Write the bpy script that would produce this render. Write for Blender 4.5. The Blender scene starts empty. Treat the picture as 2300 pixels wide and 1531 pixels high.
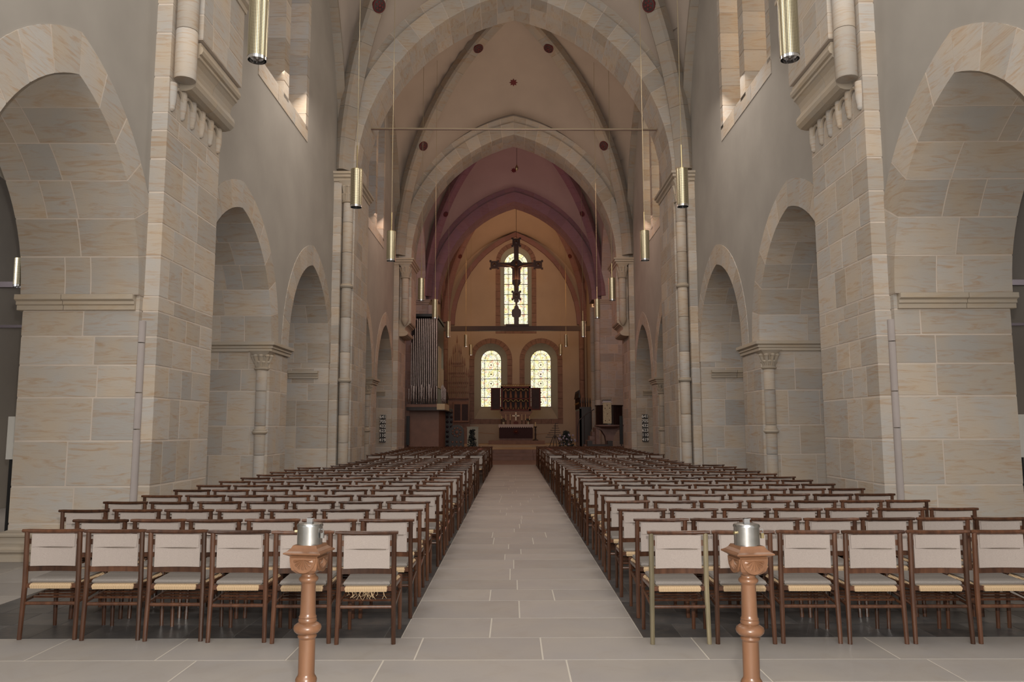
import bpy, math, random
from math import sin, cos, pi, sqrt, atan2, radians
from mathutils import Vector
rnd = random.Random(7)
SC = bpy.context.scene
COL = SC.collection
# ------------------------------------------------------------------ camera, world, lights, exposure
H = 1.55
cam_d = bpy.data.cameras.new('camera'); cam = bpy.data.objects.new('camera', cam_d); COL.objects.link(cam)
cam_d.sensor_fit = 'HORIZONTAL'; cam_d.sensor_width = 36.0; cam_d.lens = 36.0 * 1750 / 2300
cam_d.shift_x = -2.0 / 2300
cam_d.clip_end = 300
cam.location = (0, 0, H)
cam.rotation_euler = (radians(90) + math.atan((962 - 765.5) / 1750), radians(0.12), 0)
SC.camera = cam
SC.view_settings.view_transform = 'Standard'; SC.view_settings.look = 'None'
SC.view_settings.gamma = 1; SC.view_settings.use_curve_mapping = False
SC.view_settings.exposure = 0.0
w = bpy.data.worlds.new('world'); SC.world = w; w.use_nodes = True
w.node_tree.nodes['Background'].inputs[0].default_value = (1.0, 0.96, 0.90, 1)
w.node_tree.nodes['Background'].inputs[1].default_value = 0.60

def light(kind, name, loc, energy, color=(1, 1, 1), size=1.0, size_y=None, aim=None):
    d = bpy.data.lights.new(name, kind); o = bpy.data.objects.new(name, d); COL.objects.link(o)
    d.energy = energy; d.color = color; o.location = loc
    if kind == 'AREA':
        d.size = size
        if size_y: d.shape = 'RECTANGLE'; d.size_y = size_y
    else:
        d.shadow_soft_size = size
    if aim is not None:
        o.rotation_euler = (Vector(aim) - Vector(loc)).to_track_quat('-Z', 'Y').to_euler()
    return o
light('POINT', 'camera_flash', (0.05, 0.0, 1.86), 800, (1.0, 0.94, 0.86), 0.035)
light('AREA', 'west_fill', (0.0, -5.0, 9.0), 820, (1.0, 0.94, 0.86), 7, 8, (0, 22, 6))  # broad unseen frontal fill behind the camera; no window modelled there
light('AREA', 'vault_fill', (0.0, 14.5, 9.2), 90, (1.0, 0.92, 0.82), 3, 3, (0, 14.5, 16))  # added mid-air fills, this and the next, standing in for bounce onto the vaults
light('AREA', 'vault_fill', (0.0, 26.0, 9.2), 100, (1.0, 0.76, 0.57), 3, 3, (0, 26, 16))
light('AREA', 'crossing_fill', (0.0, 35.5, 9.6), 45, (1.0, 0.44, 0.50), 3, 3, (0, 38.5, 14))  # added purple-red fill tinting the crossing, no fitting there
light('AREA', 'transept_fill', (7.5, 36.0, 7.5), 80, (1.0, 0.60, 0.50), 2, 4, (-2, 37.5, 5))  # pair of added tinted fills for the crossing; the transepts have no windows here
light('AREA', 'transept_fill', (-7.5, 36.0, 9.5), 55, (1.0, 0.56, 0.56), 2, 4, (2, 37.5, 6))
light('AREA', 'chancel_window_light', (3.9, 43.0, 9.8), 80, (1.0, 0.50, 0.17), 1.2, 3, (-0.5, 48.5, 6))
light('AREA', 'chancel_window_light', (-3.6, 43.0, 9.8), 75, (1.0, 0.52, 0.18), 1.2, 3, (1.0, 48.5, 7))

for _y, _e, _c in ((7.0, 135, (1.0, .93, .84)), (15.3, 165, (1.0, .90, .79)), (25.9, 100, (1.0, .72, .56))):       # daylight of the clerestory windows
    for _s in (-1, 1):
        light('AREA', 'clerestory_daylight', (_s*3.7, _y, 9.6), _e, _c, 3.0, 2.6, (-_s*2.5, _y+1.5, 2.0))
light('AREA', 'chancel_vault_fill', (0.2, 45.5, 10.2), 80, (1.0, 0.50, 0.24), 2, 2, (0.2, 45.5, 16))  # added orange fill to brighten the chancel vault, not a fitting
light('AREA', 'crossing_floor_fill', (0.0, 32.5, 8.0), 45, (1.0, 0.30, 0.22), 2, 2, (0, 22, 0))  # added red fill to warm the far aisle floor, no real lamp
for _s in (-1, 1): light('AREA', 'aisle_fill', (_s*9.9, 12.5, 4.6), 60, (0.95, 0.95, 1.0), 1.4, 2.0, (_s*8.0, 16.0, 3.0))  # added fills lifting the dark side aisles; no aisle window is modelled
# ------------------------------------------------------------------ helpers
XC = 0.05
OFF = {}
def woff(o): return OFF.get(o.name, (0, 0, 0)) if o else (0, 0, 0)
class MB:
    def __init__(s): s.v = []; s.f = []; s.uv = None
    def add(s, vs, fs):
        n = len(s.v); s.v += [tuple(p) for p in vs]; s.f += [tuple(i + n for i in f) for f in fs]; return s
    def box(s, x0, x1, y0, y1, z0, z1):
        if x0 > x1: x0, x1 = x1, x0
        v = [(x0,y0,z0),(x1,y0,z0),(x1,y1,z0),(x0,y1,z0),(x0,y0,z1),(x1,y0,z1),(x1,y1,z1),(x0,y1,z1)]
        return s.add(v, [(0,3,2,1),(4,5,6,7),(0,1,5,4),(1,2,6,5),(2,3,7,6),(3,0,4,7)])
    def hexa(s, p): return s.add(p, [(0,3,2,1),(4,5,6,7),(0,1,5,4),(1,2,6,5),(2,3,7,6),(3,0,4,7)])
    def rings(s, rings, cap=True, closed=True):
        n = len(s.v); k = len(rings[0])
        for r in rings: s.v += [tuple(p) for p in r]
        m = len(rings)
        for i in range(m - 1):
            for j in range(k if closed else k - 1):
                a = n + i*k + j; b = n + i*k + (j+1) % k
                s.f.append((a, b, b + k, a + k))
        if cap:
            s.f.append(tuple(n + j for j in range(k))[::-1]); s.f.append(tuple(n + (m-1)*k + j for j in range(k)))
        return s
    def tube(s, p, q, r, r2=None, seg=8, cap=True):
        p = Vector(p); q = Vector(q); r2 = r if r2 is None else r2
        d = (q - p).normalized(); a = d.orthogonal().normalized(); b = d.cross(a)
        R = [[c + (a*cos(2*pi*i/seg) + b*sin(2*pi*i/seg))*rr for i in range(seg)] for c, rr in ((p, r), (q, r2))]
        return s.rings(R, cap)
    def path(s, pts, r, seg=6):
        pts = [Vector(p) for p in pts]; R = []
        ov = pts[-1]-pts[0]
        up = Vector((0, 1, 0)) if abs(ov.z) > .8*ov.length else Vector((0, 0, 1))
        for i, p in enumerate(pts):
            d = (pts[min(i+1, len(pts)-1)] - pts[max(i-1, 0)]).normalized()
            a = d.cross(up)
            if a.length < .05: a = d.cross(Vector((1, 0, 0)))
            a.normalize(); b = d.cross(a)
            rr = r[i] if isinstance(r, (list, tuple)) else r
            R.append([p + (a*cos(2*pi*k/seg) + b*sin(2*pi*k/seg))*rr for k in range(seg)])
        return s.rings(R)
    def lathe(s, c, prof, seg=16, cap=True):
        return s.rings([[(c[0] + r*cos(2*pi*i/seg), c[1] + r*sin(2*pi*i/seg), c[2] + z) for i in range(seg)] for r, z in prof], cap)
    def prism(s, poly, axis, a, b):
        def P(u, v, t): return {'x': (t, u, v), 'y': (u, t, v), 'z': (u, v, t)}[axis]
        return s.rings([[P(u, v, a) for u, v in poly], [P(u, v, b) for u, v in poly]])
    def boxloft(s, x0, x1, y0, y1, prof):
        if x0 > x1: x0, x1 = x1, x0
        return s.rings([[(x0-o, y0-o, z), (x1+o, y0-o, z), (x1+o, y1+o, z), (x0-o, y1+o, z)] for o, z in prof])
    def ball(s, c, r, seg=8, sz=1.0):
        n = max(4, seg // 2)
        return s.lathe(c, [(max(.001, r*sin(pi*i/n)), -r*sz*cos(pi*i/n)) for i in range(n+1)], seg)
    def mesh(s, name, off=(0, 0, 0), mat=None, smooth=False):
        me = bpy.data.meshes.new(name)
        me.from_pydata([(x-off[0], y-off[1], z-off[2]) for x, y, z in s.v], [], s.f)
        if mat: me.materials.append(mat)
        if smooth:
            me.polygons.foreach_set('use_smooth', [True]*len(me.polygons))
            try: me.set_sharp_from_angle(angle=radians(40))
            except Exception: pass
        me.update(); return me
    def build(s, name, mat, parent=None, loc=None, smooth=False, kind=None):
        """vertices are in world coordinates; loc is the object's own origin"""
        po = woff(parent); lo = loc if loc else (po if parent else (0, 0, 0))
        o = bpy.data.objects.new(name, s.mesh(name, lo, mat, smooth)); COL.objects.link(o)
        o.location = (lo[0]-po[0], lo[1]-po[1], lo[2]-po[2]) if parent else lo
        if parent: o.parent = parent
        OFF[o.name] = lo
        if kind: o['kind'] = kind
        return o
def tag(o, label=None, cat=None, group=None, kind=None):
    if label: o['label'] = label
    if cat: o['category'] = cat
    if group: o['group'] = group
    if kind: o['kind'] = kind
    return o
def thing(name, loc, label, cat, group=None, kind=None, rz=0):
    o = bpy.data.objects.new(name, None); COL.objects.link(o); o.location = loc; o.rotation_euler.z = rz
    OFF[o.name] = tuple(loc); o.empty_display_size = .1
    return tag(o, label, cat, group, kind)

# ------------------------------------------------------------------ materials
def new_mat(name):
    m = bpy.data.materials.new(name); m.use_nodes = True; nt = m.node_tree
    return m, nt, nt.nodes['Principled BSDF']
def N(nt, t, **kw):
    n = nt.nodes.new(t)
    for k, v in kw.items():
        if k.startswith('i'): n.inputs[int(k[1:])].default_value = v
        else: setattr(n, k, v)
    return n
def plain(name, col, rough=.6, metal=0, var=.0, scale=8, emit=None, estr=0, spec=.5):
    m, nt, b = new_mat(name); L = nt.links.new
    b.inputs['Base Color'].default_value = (*col, 1); b.inputs['Roughness'].default_value = rough
    b.inputs['Metallic'].default_value = metal; b.inputs['Specular IOR Level'].default_value = spec
    if var:
        g = N(nt, 'ShaderNodeNewGeometry'); n = N(nt, 'ShaderNodeTexNoise'); n.inputs['Scale'].default_value = scale; n.inputs['Detail'].default_value = 4
        L(g.outputs['Position'], n.inputs['Vector'])
        r = N(nt, 'ShaderNodeValToRGB'); r.color_ramp.elements[0].position = .3; r.color_ramp.elements[1].position = .7
        r.color_ramp.elements[0].color = (*[c*(1-var) for c in col], 1); r.color_ramp.elements[1].color = (*[min(1, c*(1+var)) for c in col], 1)
        L(n.outputs['Fac'], r.inputs['Fac']); L(r.outputs['Color'], b.inputs['Base Color'])
    if emit: b.inputs['Emission Color'].default_value = (*emit, 1); b.inputs['Emission Strength'].default_value = estr
    return m
def stone(name, ca, cb, ochre, rough=.85, streak=.55, bright=(.84, 1.12), zst=5.0, bump=.12, sc=1.0):
    m, nt, b = new_mat(name); L = nt.links.new
    b.inputs['Roughness'].default_value = rough; b.inputs['Specular IOR Level'].default_value = .2
    g = N(nt, 'ShaderNodeNewGeometry'); oi = N(nt, 'ShaderNodeObjectInfo')
    rs = N(nt, 'ShaderNodeMath', operation='ADD'); L(oi.outputs['Random'], rs.inputs[0]); L(g.outputs['Random Per Island'], rs.inputs[1])
    mul = N(nt, 'ShaderNodeMath', operation='MULTIPLY'); mul.inputs[1].default_value = 37.0; L(rs.outputs[0], mul.inputs[0])
    va = N(nt, 'ShaderNodeVectorMath', operation='ADD'); L(g.outputs['Position'], va.inputs[0]); L(mul.outputs[0], va.inputs[1])
    n1 = N(nt, 'ShaderNodeTexNoise'); n1.inputs['Scale'].default_value = 1.3*sc; n1.inputs['Detail'].default_value = 5; L(va.outputs[0], n1.inputs['Vector'])
    vm = N(nt, 'ShaderNodeVectorMath', operation='MULTIPLY'); vm.inputs[1].default_value = (1, 1, zst); L(va.outputs[0], vm.inputs[0])
    n2 = N(nt, 'ShaderNodeTexNoise'); n2.inputs['Scale'].default_value = 1.5*sc; n2.inputs['Detail'].default_value = 7; n2.inputs['Roughness'].default_value = .62; n2.inputs['Distortion'].default_value = 1.6
    L(vm.outputs[0], n2.inputs['Vector'])
    r1 = N(nt, 'ShaderNodeValToRGB'); e = r1.color_ramp.elements; e[0].position = .36; e[1].position = .66; e[0].color = (*ca, 1); e[1].color = (*cb, 1); L(n1.outputs['Fac'], r1.inputs['Fac'])
    r2 = N(nt, 'ShaderNodeValToRGB'); e = r2.color_ramp.elements; e[0].position = .50; e[1].position = .68; e[0].color = (0, 0, 0, 1); e[1].color = (streak, streak, streak, 1); L(n2.outputs['Fac'], r2.inputs['Fac'])
    mx = N(nt, 'ShaderNodeMix', data_type='RGBA'); L(r2.outputs['Color'], mx.inputs[0]); L(r1.outputs['Color'], mx.inputs[6]); mx.inputs[7].default_value = (*ochre, 1)
    fr = N(nt, 'ShaderNodeMath', operation='FRACT'); L(mul.outputs[0], fr.inputs[0])
    mr = N(nt, 'ShaderNodeMapRange'); mr.inputs[3].default_value = bright[0]; mr.inputs[4].default_value = bright[1]; L(fr.outputs[0], mr.inputs[0])
    vs = N(nt, 'ShaderNodeVectorMath', operation='SCALE'); L(mx.outputs[2], vs.inputs[0]); L(mr.outputs[0], vs.inputs[3])
    L(vs.outputs[0], b.inputs['Base Color'])
    if bump:
        n3 = N(nt, 'ShaderNodeTexNoise'); n3.inputs['Scale'].default_value = 22; n3.inputs['Detail'].default_value = 6; L(vm.outputs[0], n3.inputs['Vector'])
        bp = N(nt, 'ShaderNodeBump'); bp.inputs['Strength'].default_value = bump; bp.inputs['Distance'].default_value = .03
        L(n3.outputs['Fac'], bp.inputs['Height']); L(bp.outputs[0], b.inputs['Normal'])
    return m
M = {}
M['ashlar'] = stone('sandstone_ashlar', (.43, .408, .385), (.48, .405, .325), (.40, .27, .165), streak=.65, zst=7.5, sc=1.25)
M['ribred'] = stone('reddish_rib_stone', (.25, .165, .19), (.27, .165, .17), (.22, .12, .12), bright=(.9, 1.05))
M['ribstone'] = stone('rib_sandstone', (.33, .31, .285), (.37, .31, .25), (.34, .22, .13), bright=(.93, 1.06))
M['mould'] = stone('sandstone_moulding', (.41, .365, .31), (.45, .375, .29), (.40, .29, .17), bright=(.95, 1.05), streak=.35)
M['mortar'] = plain('lime_mortar', (.56, .49, .43), .95, var=.08, scale=3, spec=.1)
M['darkjoint'] = plain('dark_joint', (.10, .09, .08), .95, spec=.1)
M['plaster'] = plain('lime_plaster', (.345, .322, .295), .95, var=.07, scale=1.1, spec=.1)
M['vault'] = plain('vault_plaster', (.44, .37, .32), .95, var=.05, scale=.8, spec=.1)
M['slab'] = stone('grey_limestone_slab', (.30, .28, .27), (.325, .298, .275), (.27, .235, .20), rough=.5, streak=.3, bright=(.90, 1.07), zst=1, bump=.03, sc=1.6)
M['slabjoint'] = plain('slab_joint', (.50, .46, .41), .9, spec=.1)
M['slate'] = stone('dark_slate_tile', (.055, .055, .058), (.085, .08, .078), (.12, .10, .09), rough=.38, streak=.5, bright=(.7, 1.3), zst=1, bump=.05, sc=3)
M['slatejoint'] = plain('slate_joint', (.12, .115, .11), .9, spec=.1)
def wood(name, c0, c1, rough, rndm=.6, zs=(2, 2, .35), sc=14):
    m, nt, b = new_mat(name); L = nt.links.new
    b.inputs['Roughness'].default_value = rough
    tc = N(nt, 'ShaderNodeTexCoord'); oi = N(nt, 'ShaderNodeObjectInfo')
    vm = N(nt, 'ShaderNodeVectorMath', operation='MULTIPLY'); vm.inputs[1].default_value = zs; L(tc.outputs['Object'], vm.inputs[0])
    va = N(nt, 'ShaderNodeVectorMath', operation='ADD'); L(vm.outputs[0], va.inputs[0]); L(oi.outputs['Random'], va.inputs[1])
    n = N(nt, 'ShaderNodeTexNoise'); n.inputs['Scale'].default_value = sc; n.inputs['Detail'].default_value = 5; L(va.outputs[0], n.inputs['Vector'])
    r = N(nt, 'ShaderNodeValToRGB'); e = r.color_ramp.elements; e[0].position = .3; e[1].position = .75; e[0].color = (*c0, 1); e[1].color = (*c1, 1); L(n.outputs['Fac'], r.inputs['Fac'])
    mr = N(nt, 'ShaderNodeMapRange'); mr.inputs[3].default_value = 1-rndm/2; mr.inputs[4].default_value = 1+rndm; L(oi.outputs['Random'], mr.inputs[0])
    vs = N(nt, 'ShaderNodeVectorMath', operation='SCALE'); L(r.outputs['Color'], vs.inputs[0]); L(mr.outputs[0], vs.inputs[3]); L(vs.outputs[0], b.inputs['Base Color'])
    return m
M['wood'] = wood('dark_stained_beech', (.042, .018, .011), (.094, .041, .022), .17)
M['fadedwood'] = wood('faded_grey_wood', (.14, .12, .075), (.22, .18, .11), .4)
M['oak'] = wood('polished_oak', (.105, .050, .026), (.165, .080, .042), .30, .1, sc=9)
M['dkwood'] = wood('dark_carved_oak', (.014, .007, .007), (.034, .014, .011), .4, .3)
M['beam'] = wood('dark_beam', (.020, .009, .009), (.035, .014, .012), .5, .1)
M['cloth'] = plain('oatmeal_wool', (.385, .335, .31), .95, var=.10, scale=230, spec=.1)
M['cushion'] = plain('grey_felt', (.235, .215, .20), .95, var=.12, scale=180, spec=.1)
M['slit'] = plain('painted_fold_shade', (.20, .165, .14), .95)  # shade inside the pocket slit, put into a darker cloth colour
M['brass'] = plain('brass', (.50, .42, .24), .33, 1)
M['chrome'] = plain('chrome', (.75, .75, .76), .12, 1)
M['steel'] = plain('brushed_steel', (.52, .53, .53), .24, 1, var=.12, scale=26)
M['cable'] = plain('lamp_cable', (.34, .28, .18), .5, .3)
M['iron'] = plain('dark_iron', (.05, .035, .035), .5, .4)
M['bar'] = plain('bronze_rail', (.22, .15, .12), .35, .7)
M['black'] = plain('black_plastic', (.012, .013, .016), .45)
M['white'] = plain('white_paint', (.80, .79, .76), .6)
M['linen'] = plain('altar_linen', (.50, .45, .48), .9)
M['antep'] = plain('dark_antependium', (.045, .022, .030), .9, var=.3, scale=30)
M['gold'] = plain('gilding', (.30, .19, .08), .45, .8)
M['red'] = plain('oxblood_paint', (.10, .016, .013), .6)
M['redp'] = plain('painted_red', (.13, .022, .024), .8)
M['panel'] = plain('dark_panel', (.03, .012, .018), .6, var=.3, scale=6)
M['org'] = plain('organ_case', (.22, .115, .085), .55, var=.1, scale=4)
M['orgl'] = plain('organ_case_light_wood', (.55, .43, .27), .5, var=.1, scale=4)
M['tin'] = plain('tin_pipe', (.48, .40, .38), .26, 1)
M['purple'] = plain('reddish_stone', (.24, .155, .14), .8, var=.15, scale=5)
M['wax'] = plain('wax', (.70, .60, .40), .5)
M['leafm'] = plain('dark_leaves', (.035, .045, .045), .6, var=.4, scale=12)
M['petal'] = plain('pale_lilac_petals', (.35, .32, .42), .7)
M['pipe'] = plain('grey_shaft_stone', (.36, .32, .31), .8, var=.06, scale=3)
M['aisle'] = plain('aisle_plaster', (.40, .37, .33), .95, var=.07, scale=1)
M['green'] = plain('pale_grey_lectern', (.42, .43, .36), .7)
M['pcloth'] = plain('embroidered_pulpit_cloth', (.55, .46, .32), .9, var=.25, scale=34)
M['rope'] = plain('barrier_rope', (.25, .13, .06), .8)
M['warmslab'] = plain('warm_chancel_slabs', (.42, .32, .22), .6, var=.1, scale=2)
M['carpet'] = plain('red_brown_step_stone', (.23, .14, .115), .7, var=.12, scale=3)
def rush():
    m, nt, b = new_mat('rush_weave'); L = nt.links.new
    b.inputs['Roughness'].default_value = .75
    tc = N(nt, 'ShaderNodeTexCoord'); wv = N(nt, 'ShaderNodeTexWave'); wv.bands_direction = 'X'; wv.inputs['Scale'].default_value = 46; wv.inputs['Distortion'].default_value = 2.5; wv.inputs['Detail'].default_value = 2
    L(tc.outputs['Object'], wv.inputs['Vector'])
    r = N(nt, 'ShaderNodeValToRGB'); e = r.color_ramp.elements; e[0].color = (.36, .24, .13, 1); e[1].color = (.66, .49, .31, 1); e[1].position = .7; L(wv.outputs['Fac'], r.inputs['Fac']); L(r.outputs['Color'], b.inputs['Base Color'])
    bp = N(nt, 'ShaderNodeBump'); bp.inputs['Strength'].default_value = .5; bp.inputs['Distance'].default_value = .004; L(wv.outputs['Fac'], bp.inputs['Height']); L(bp.outputs[0], b.inputs['Normal'])
    return m
M['rush'] = rush()
def perforated():
    m, nt, b = new_mat('perforated_brass'); L = nt.links.new
    tc = N(nt, 'ShaderNodeTexCoord'); sp = N(nt, 'ShaderNodeSeparateXYZ'); L(tc.outputs['Object'], sp.inputs[0])
    at = N(nt, 'ShaderNodeMath', operation='ARCTAN2'); L(sp.outputs[1], at.inputs[0]); L(sp.outputs[0], at.inputs[1])
    u = N(nt, 'ShaderNodeMath', operation='MULTIPLY'); u.inputs[1].default_value = 19; L(at.outputs[0], u.inputs[0])
    v = N(nt, 'ShaderNodeMath', operation='MULTIPLY'); v.inputs[1].default_value = 190; L(sp.outputs[2], v.inputs[0])
    a = N(nt, 'ShaderNodeMath', operation='ADD'); L(u.outputs[0], a.inputs[0]); L(v.outputs[0], a.inputs[1])
    d = N(nt, 'ShaderNodeMath', operation='SUBTRACT'); L(u.outputs[0], d.inputs[0]); L(v.outputs[0], d.inputs[1])
    sa = N(nt, 'ShaderNodeMath', operation='SINE'); L(a.outputs[0], sa.inputs[0]); sd = N(nt, 'ShaderNodeMath', operation='SINE'); L(d.outputs[0], sd.inputs[0])
    p = N(nt, 'ShaderNodeMath', operation='MULTIPLY'); L(sa.outputs[0], p.inputs[0]); L(sd.outputs[0], p.inputs[1])
    r = N(nt, 'ShaderNodeValToRGB'); e = r.color_ramp.elements; e[0].position = .08; e[1].position = .22; e[0].color = (.60, .54, .38, 1); e[1].color = (.07, .05, .03, 1); L(p.outputs[0], r.inputs['Fac'])
    L(r.outputs['Color'], b.inputs['Base Color']); b.inputs['Metallic'].default_value = .85; b.inputs['Roughness'].default_value = .30
    return m
M['perf'] = perforated()
def glass(name, strength, tint, pattern=True):
    m, nt, b = new_mat(name); L = nt.links.new
    b.inputs['Base Color'].default_value = (.1, .1, .1, 1)
    g = N(nt, 'ShaderNodeNewGeometry')
    vo = N(nt, 'ShaderNodeTexVoronoi'); vo.feature = 'DISTANCE_TO_EDGE'; vo.inputs['Scale'].default_value = 13; L(g.outputs['Position'], vo.inputs['Vector'])
    r = N(nt, 'ShaderNodeValToRGB'); e = r.color_ramp.elements; e[0].position = .02; e[1].position = .08; e[0].color = (.28, .24, .17, 1); e[1].color = (1, 1, 1, 1); L(vo.outputs['Distance'], r.inputs['Fac'])
    v2 = N(nt, 'ShaderNodeTexVoronoi'); v2.inputs['Scale'].default_value = 7.0; L(g.outputs['Position'], v2.inputs['Vector'])
    r2 = N(nt, 'ShaderNodeValToRGB'); r2.color_ramp.interpolation = 'CONSTANT'; e = r2.color_ramp.elements
    e[0].color = (1.0, .96, .78, 1); e[0].position = 0; e[1].position = .45; e[1].color = (1.0, .90, .50, 1)
    for ps, c in ((.62, (.92, 1.0, .80, 1)), (.78, (1.0, .92, .88, 1)), (.88, (.85, .92, .55, 1)), (.94, (.95, .6, .45, 1)), (.97, (.75, .8, .9, 1))):
        k = e.new(ps); k.color = c
    sx = N(nt, 'ShaderNodeSeparateColor'); L(v2.outputs['Color'], sx.inputs[0]); L(sx.outputs[0], r2.inputs['Fac'])
    mx = N(nt, 'ShaderNodeMix', data_type='RGBA', blend_type='MULTIPLY'); mx.inputs[0].default_value = 1; L(r.outputs['Color'], mx.inputs[6]); L(r2.outputs['Color'], mx.inputs[7])
    m2 = N(nt, 'ShaderNodeMix', data_type='RGBA', blend_type='MULTIPLY'); m2.inputs[0].default_value = 1; L(mx.outputs[2], m2.inputs[6]); m2.inputs[7].default_value = (*tint, 1)
    L(m2.outputs[2], b.inputs['Emission Color']); b.inputs['Emission Strength'].default_value = strength
    return m
M['glass'] = glass('stained_glass', 1.3, (1, .96, .84))
M['clear_r'] = plain('clerestory_glass_sun_side', (.2, .2, .2), .3, emit=(1.0, .78, .55), estr=2.2)
M['clear_l'] = plain('clerestory_glass_north', (.2, .2, .2), .3, emit=(.9, .9, 1.0), estr=.5)

# ------------------------------------------------------------------ masonry
def unit_block(name):
    b = MB(); c = .012
    for (z0, z1, o) in ((0, 0, 0),): pass
    h = .5
    R = [[(-h+c, -h+c, -h), (h-c, -h+c, -h), (h-c, h-c, -h), (-h+c, h-c, -h)],
         [(-h, -h, -h+c), (h, -h, -h+c), (h, h, -h+c), (-h, h, -h+c)],
         [(-h, -h, h-c), (h, -h, h-c), (h, h, h-c), (-h, h, h-c)],
         [(-h+c, -h+c, h), (h-c, -h+c, h), (h-c, h-c, h), (-h+c, h-c, h)]]
    b.rings(R); return b
def shared(name, mat): return unit_block(name).mesh(name, mat=mat)
UB = {k: shared('dressed_block_' + k, M[k]) for k in ('ashlar', 'mould', 'slab', 'slate', 'pipe', 'purple', 'carpet')}
def blk(parent, x0, x1, y0, y1, z0, z1, mat='ashlar', name='stone'):
    if x0 > x1: x0, x1 = x1, x0
    o = bpy.data.objects.new(name, UB[mat]); COL.objects.link(o); po = woff(parent)
    o.location = ((x0+x1)/2-po[0], (y0+y1)/2-po[1], (z0+z1)/2-po[2]); o.scale = (x1-x0, y1-y0, z1-z0); o.parent = parent
    return o
J = .009
def split(a, b, lo, hi):
    out = [a]
    while b - out[-1] > hi*1.15:
        out.append(out[-1] + rnd.uniform(lo, min(hi, b - out[-1] - lo*.7)))
    out.append(b); return out
C0 = [0, .42, .86, 1.41, 1.94, 2.34, 2.70, 3.02, 3.21, 3.73, 4.15, 4.56, 5.0, 5.38, 5.62, 6.1, 6.7, 7.1, 7.5, 8.1]
C1 = [0, .5, 1.06, 1.61, 2.27, 2.69, 3.07, 3.21, 3.7, 4.2, 4.65, 5.1, 5.6, 6.1, 6.55, 7.0, 7.5, 8.1]
def clip(cs, z0, z1): return [z0] + [c for c in cs if z0+.12 < c < z1-.12] + [z1]
def ashlar(par, s, xi, xo, y0, y1, z0, z1, cs, wS=(.5, 1.0), wN=(.35, .75), front=True, nave=True, core=True, mat='ashlar'):
    """block of coursed masonry; xi = nave face, xo = aisle face (distances from the axis), y0 faces the camera"""
    X = lambda a: XC + s*a
    if core: MB().box(X(xi+.0045), X(xo-.0045), y0+.0045, y1-.0045, z0, z1).build('mortar_core', M['mortar'], par)
    zz = clip(cs, z0, z1); t = .13
    for i in range(len(zz)-1):
        a, b = zz[i]+J, zz[i+1]-J
        if front:
            short = (xo-xi) < .45
            cx = (xo-xi) if short else min(xo-xi, rnd.uniform(.3, .8)); cy = min(y1-y0, rnd.uniform(.25, .55))
            blk(par, X(xi), X(xi+cx-(0 if short else J)), y0, y0+cy-J, a, b, mat)
            if not short:
                xs = split(xi+cx, xo, *wS)
                for k in range(len(xs)-1):
                    blk(par, X(xs[k]+J), X(xs[k+1]-(J if k < len(xs)-2 else 0)), y0+rnd.uniform(0, .003), y0+t, a, b, mat)
        else: cy = 0
        if nave and y1-y0-cy > .12:
            ys = split(y0+cy, y1, *wN)
            for k in range(len(ys)-1):
                blk(par, X(xi+rnd.uniform(0, .003)), X(xi+min(t, xo-xi)), ys[k]+J, ys[k+1]-(J if k < len(ys)-2 else 0), a, b, mat)
def arc_pt(a, rise, zs, hh, off=0):
    c = (rise*rise-a*a)/(2*a); return zs + sqrt(max(0, (a+c+off)**2 - (hh+c)**2))
def arch_blocks(par, mapf, a, rise, zs, w, d0, d1, nseg, dcuts, mat='ashlar', w0=0, base=None, name='stone', sub=1):
    """pointed arch of voussoirs. mapf(h, z, d) -> world; d0 nearest; w0..w ring band outwards from the soffit"""
    c = (rise*rise-a*a)/(2*a); R = a+c
    tmax = math.acos(max(-1, min(1, c/R)))
    corem = MB()
    for sd in (-1, 1):
        ts = [tmax*i/nseg for i in range(nseg+1)]
        def P(t, off, d, sh=0):
            r = R+off; tt = t*math.acos(c/r)/tmax
            x = r*cos(tt)-c
            if x < 0:
                x = 0; z = zs + sqrt(max(0, r*r-c*c))
            else: z = zs + r*sin(tt)
            return mapf(sd*x, z, d)
        for i in range(nseg):
            if i == nseg-1:
                pass
            g = J/R
            t0, t1 = ts[i]+g, ts[i+1]-g*(1 if i < nseg-1 else .3)
            cuts = dcuts(i)
            for k in range(len(cuts)-1):
                da, db = cuts[k]+(J if k else 0), cuts[k+1]-(J if k < len(cuts)-2 else 0)
                rr = []
                for q in range(sub+1):
                    t = t0+(t1-t0)*q/sub; ring_ = [P(t, w0, da), P(t, w, da), P(t, w, db), P(t, w0, db)]
                    rr.append(ring_ if sd > 0 else [ring_[j] for j in (1, 0, 3, 2)])
                MB().rings(rr).build(name, M[mat], par)
            e = .0045
            for q in range(sub):
                ta, tb = ts[i]+(ts[i+1]-ts[i])*q/sub, ts[i]+(ts[i+1]-ts[i])*(q+1)/sub
                corem.hexa([P(ta, w0+e, d0+e), P(ta, w, d0+e), P(ta, w, d1-e), P(ta, w0+e, d1-e),
                            P(tb, w0+e, d0+e), P(tb, w, d0+e), P(tb, w, d1-e), P(tb, w0+e, d1-e)])
    corem.build('mortar_core', M['mortar' if mat == 'ashlar' else 'purple'], par)
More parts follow.
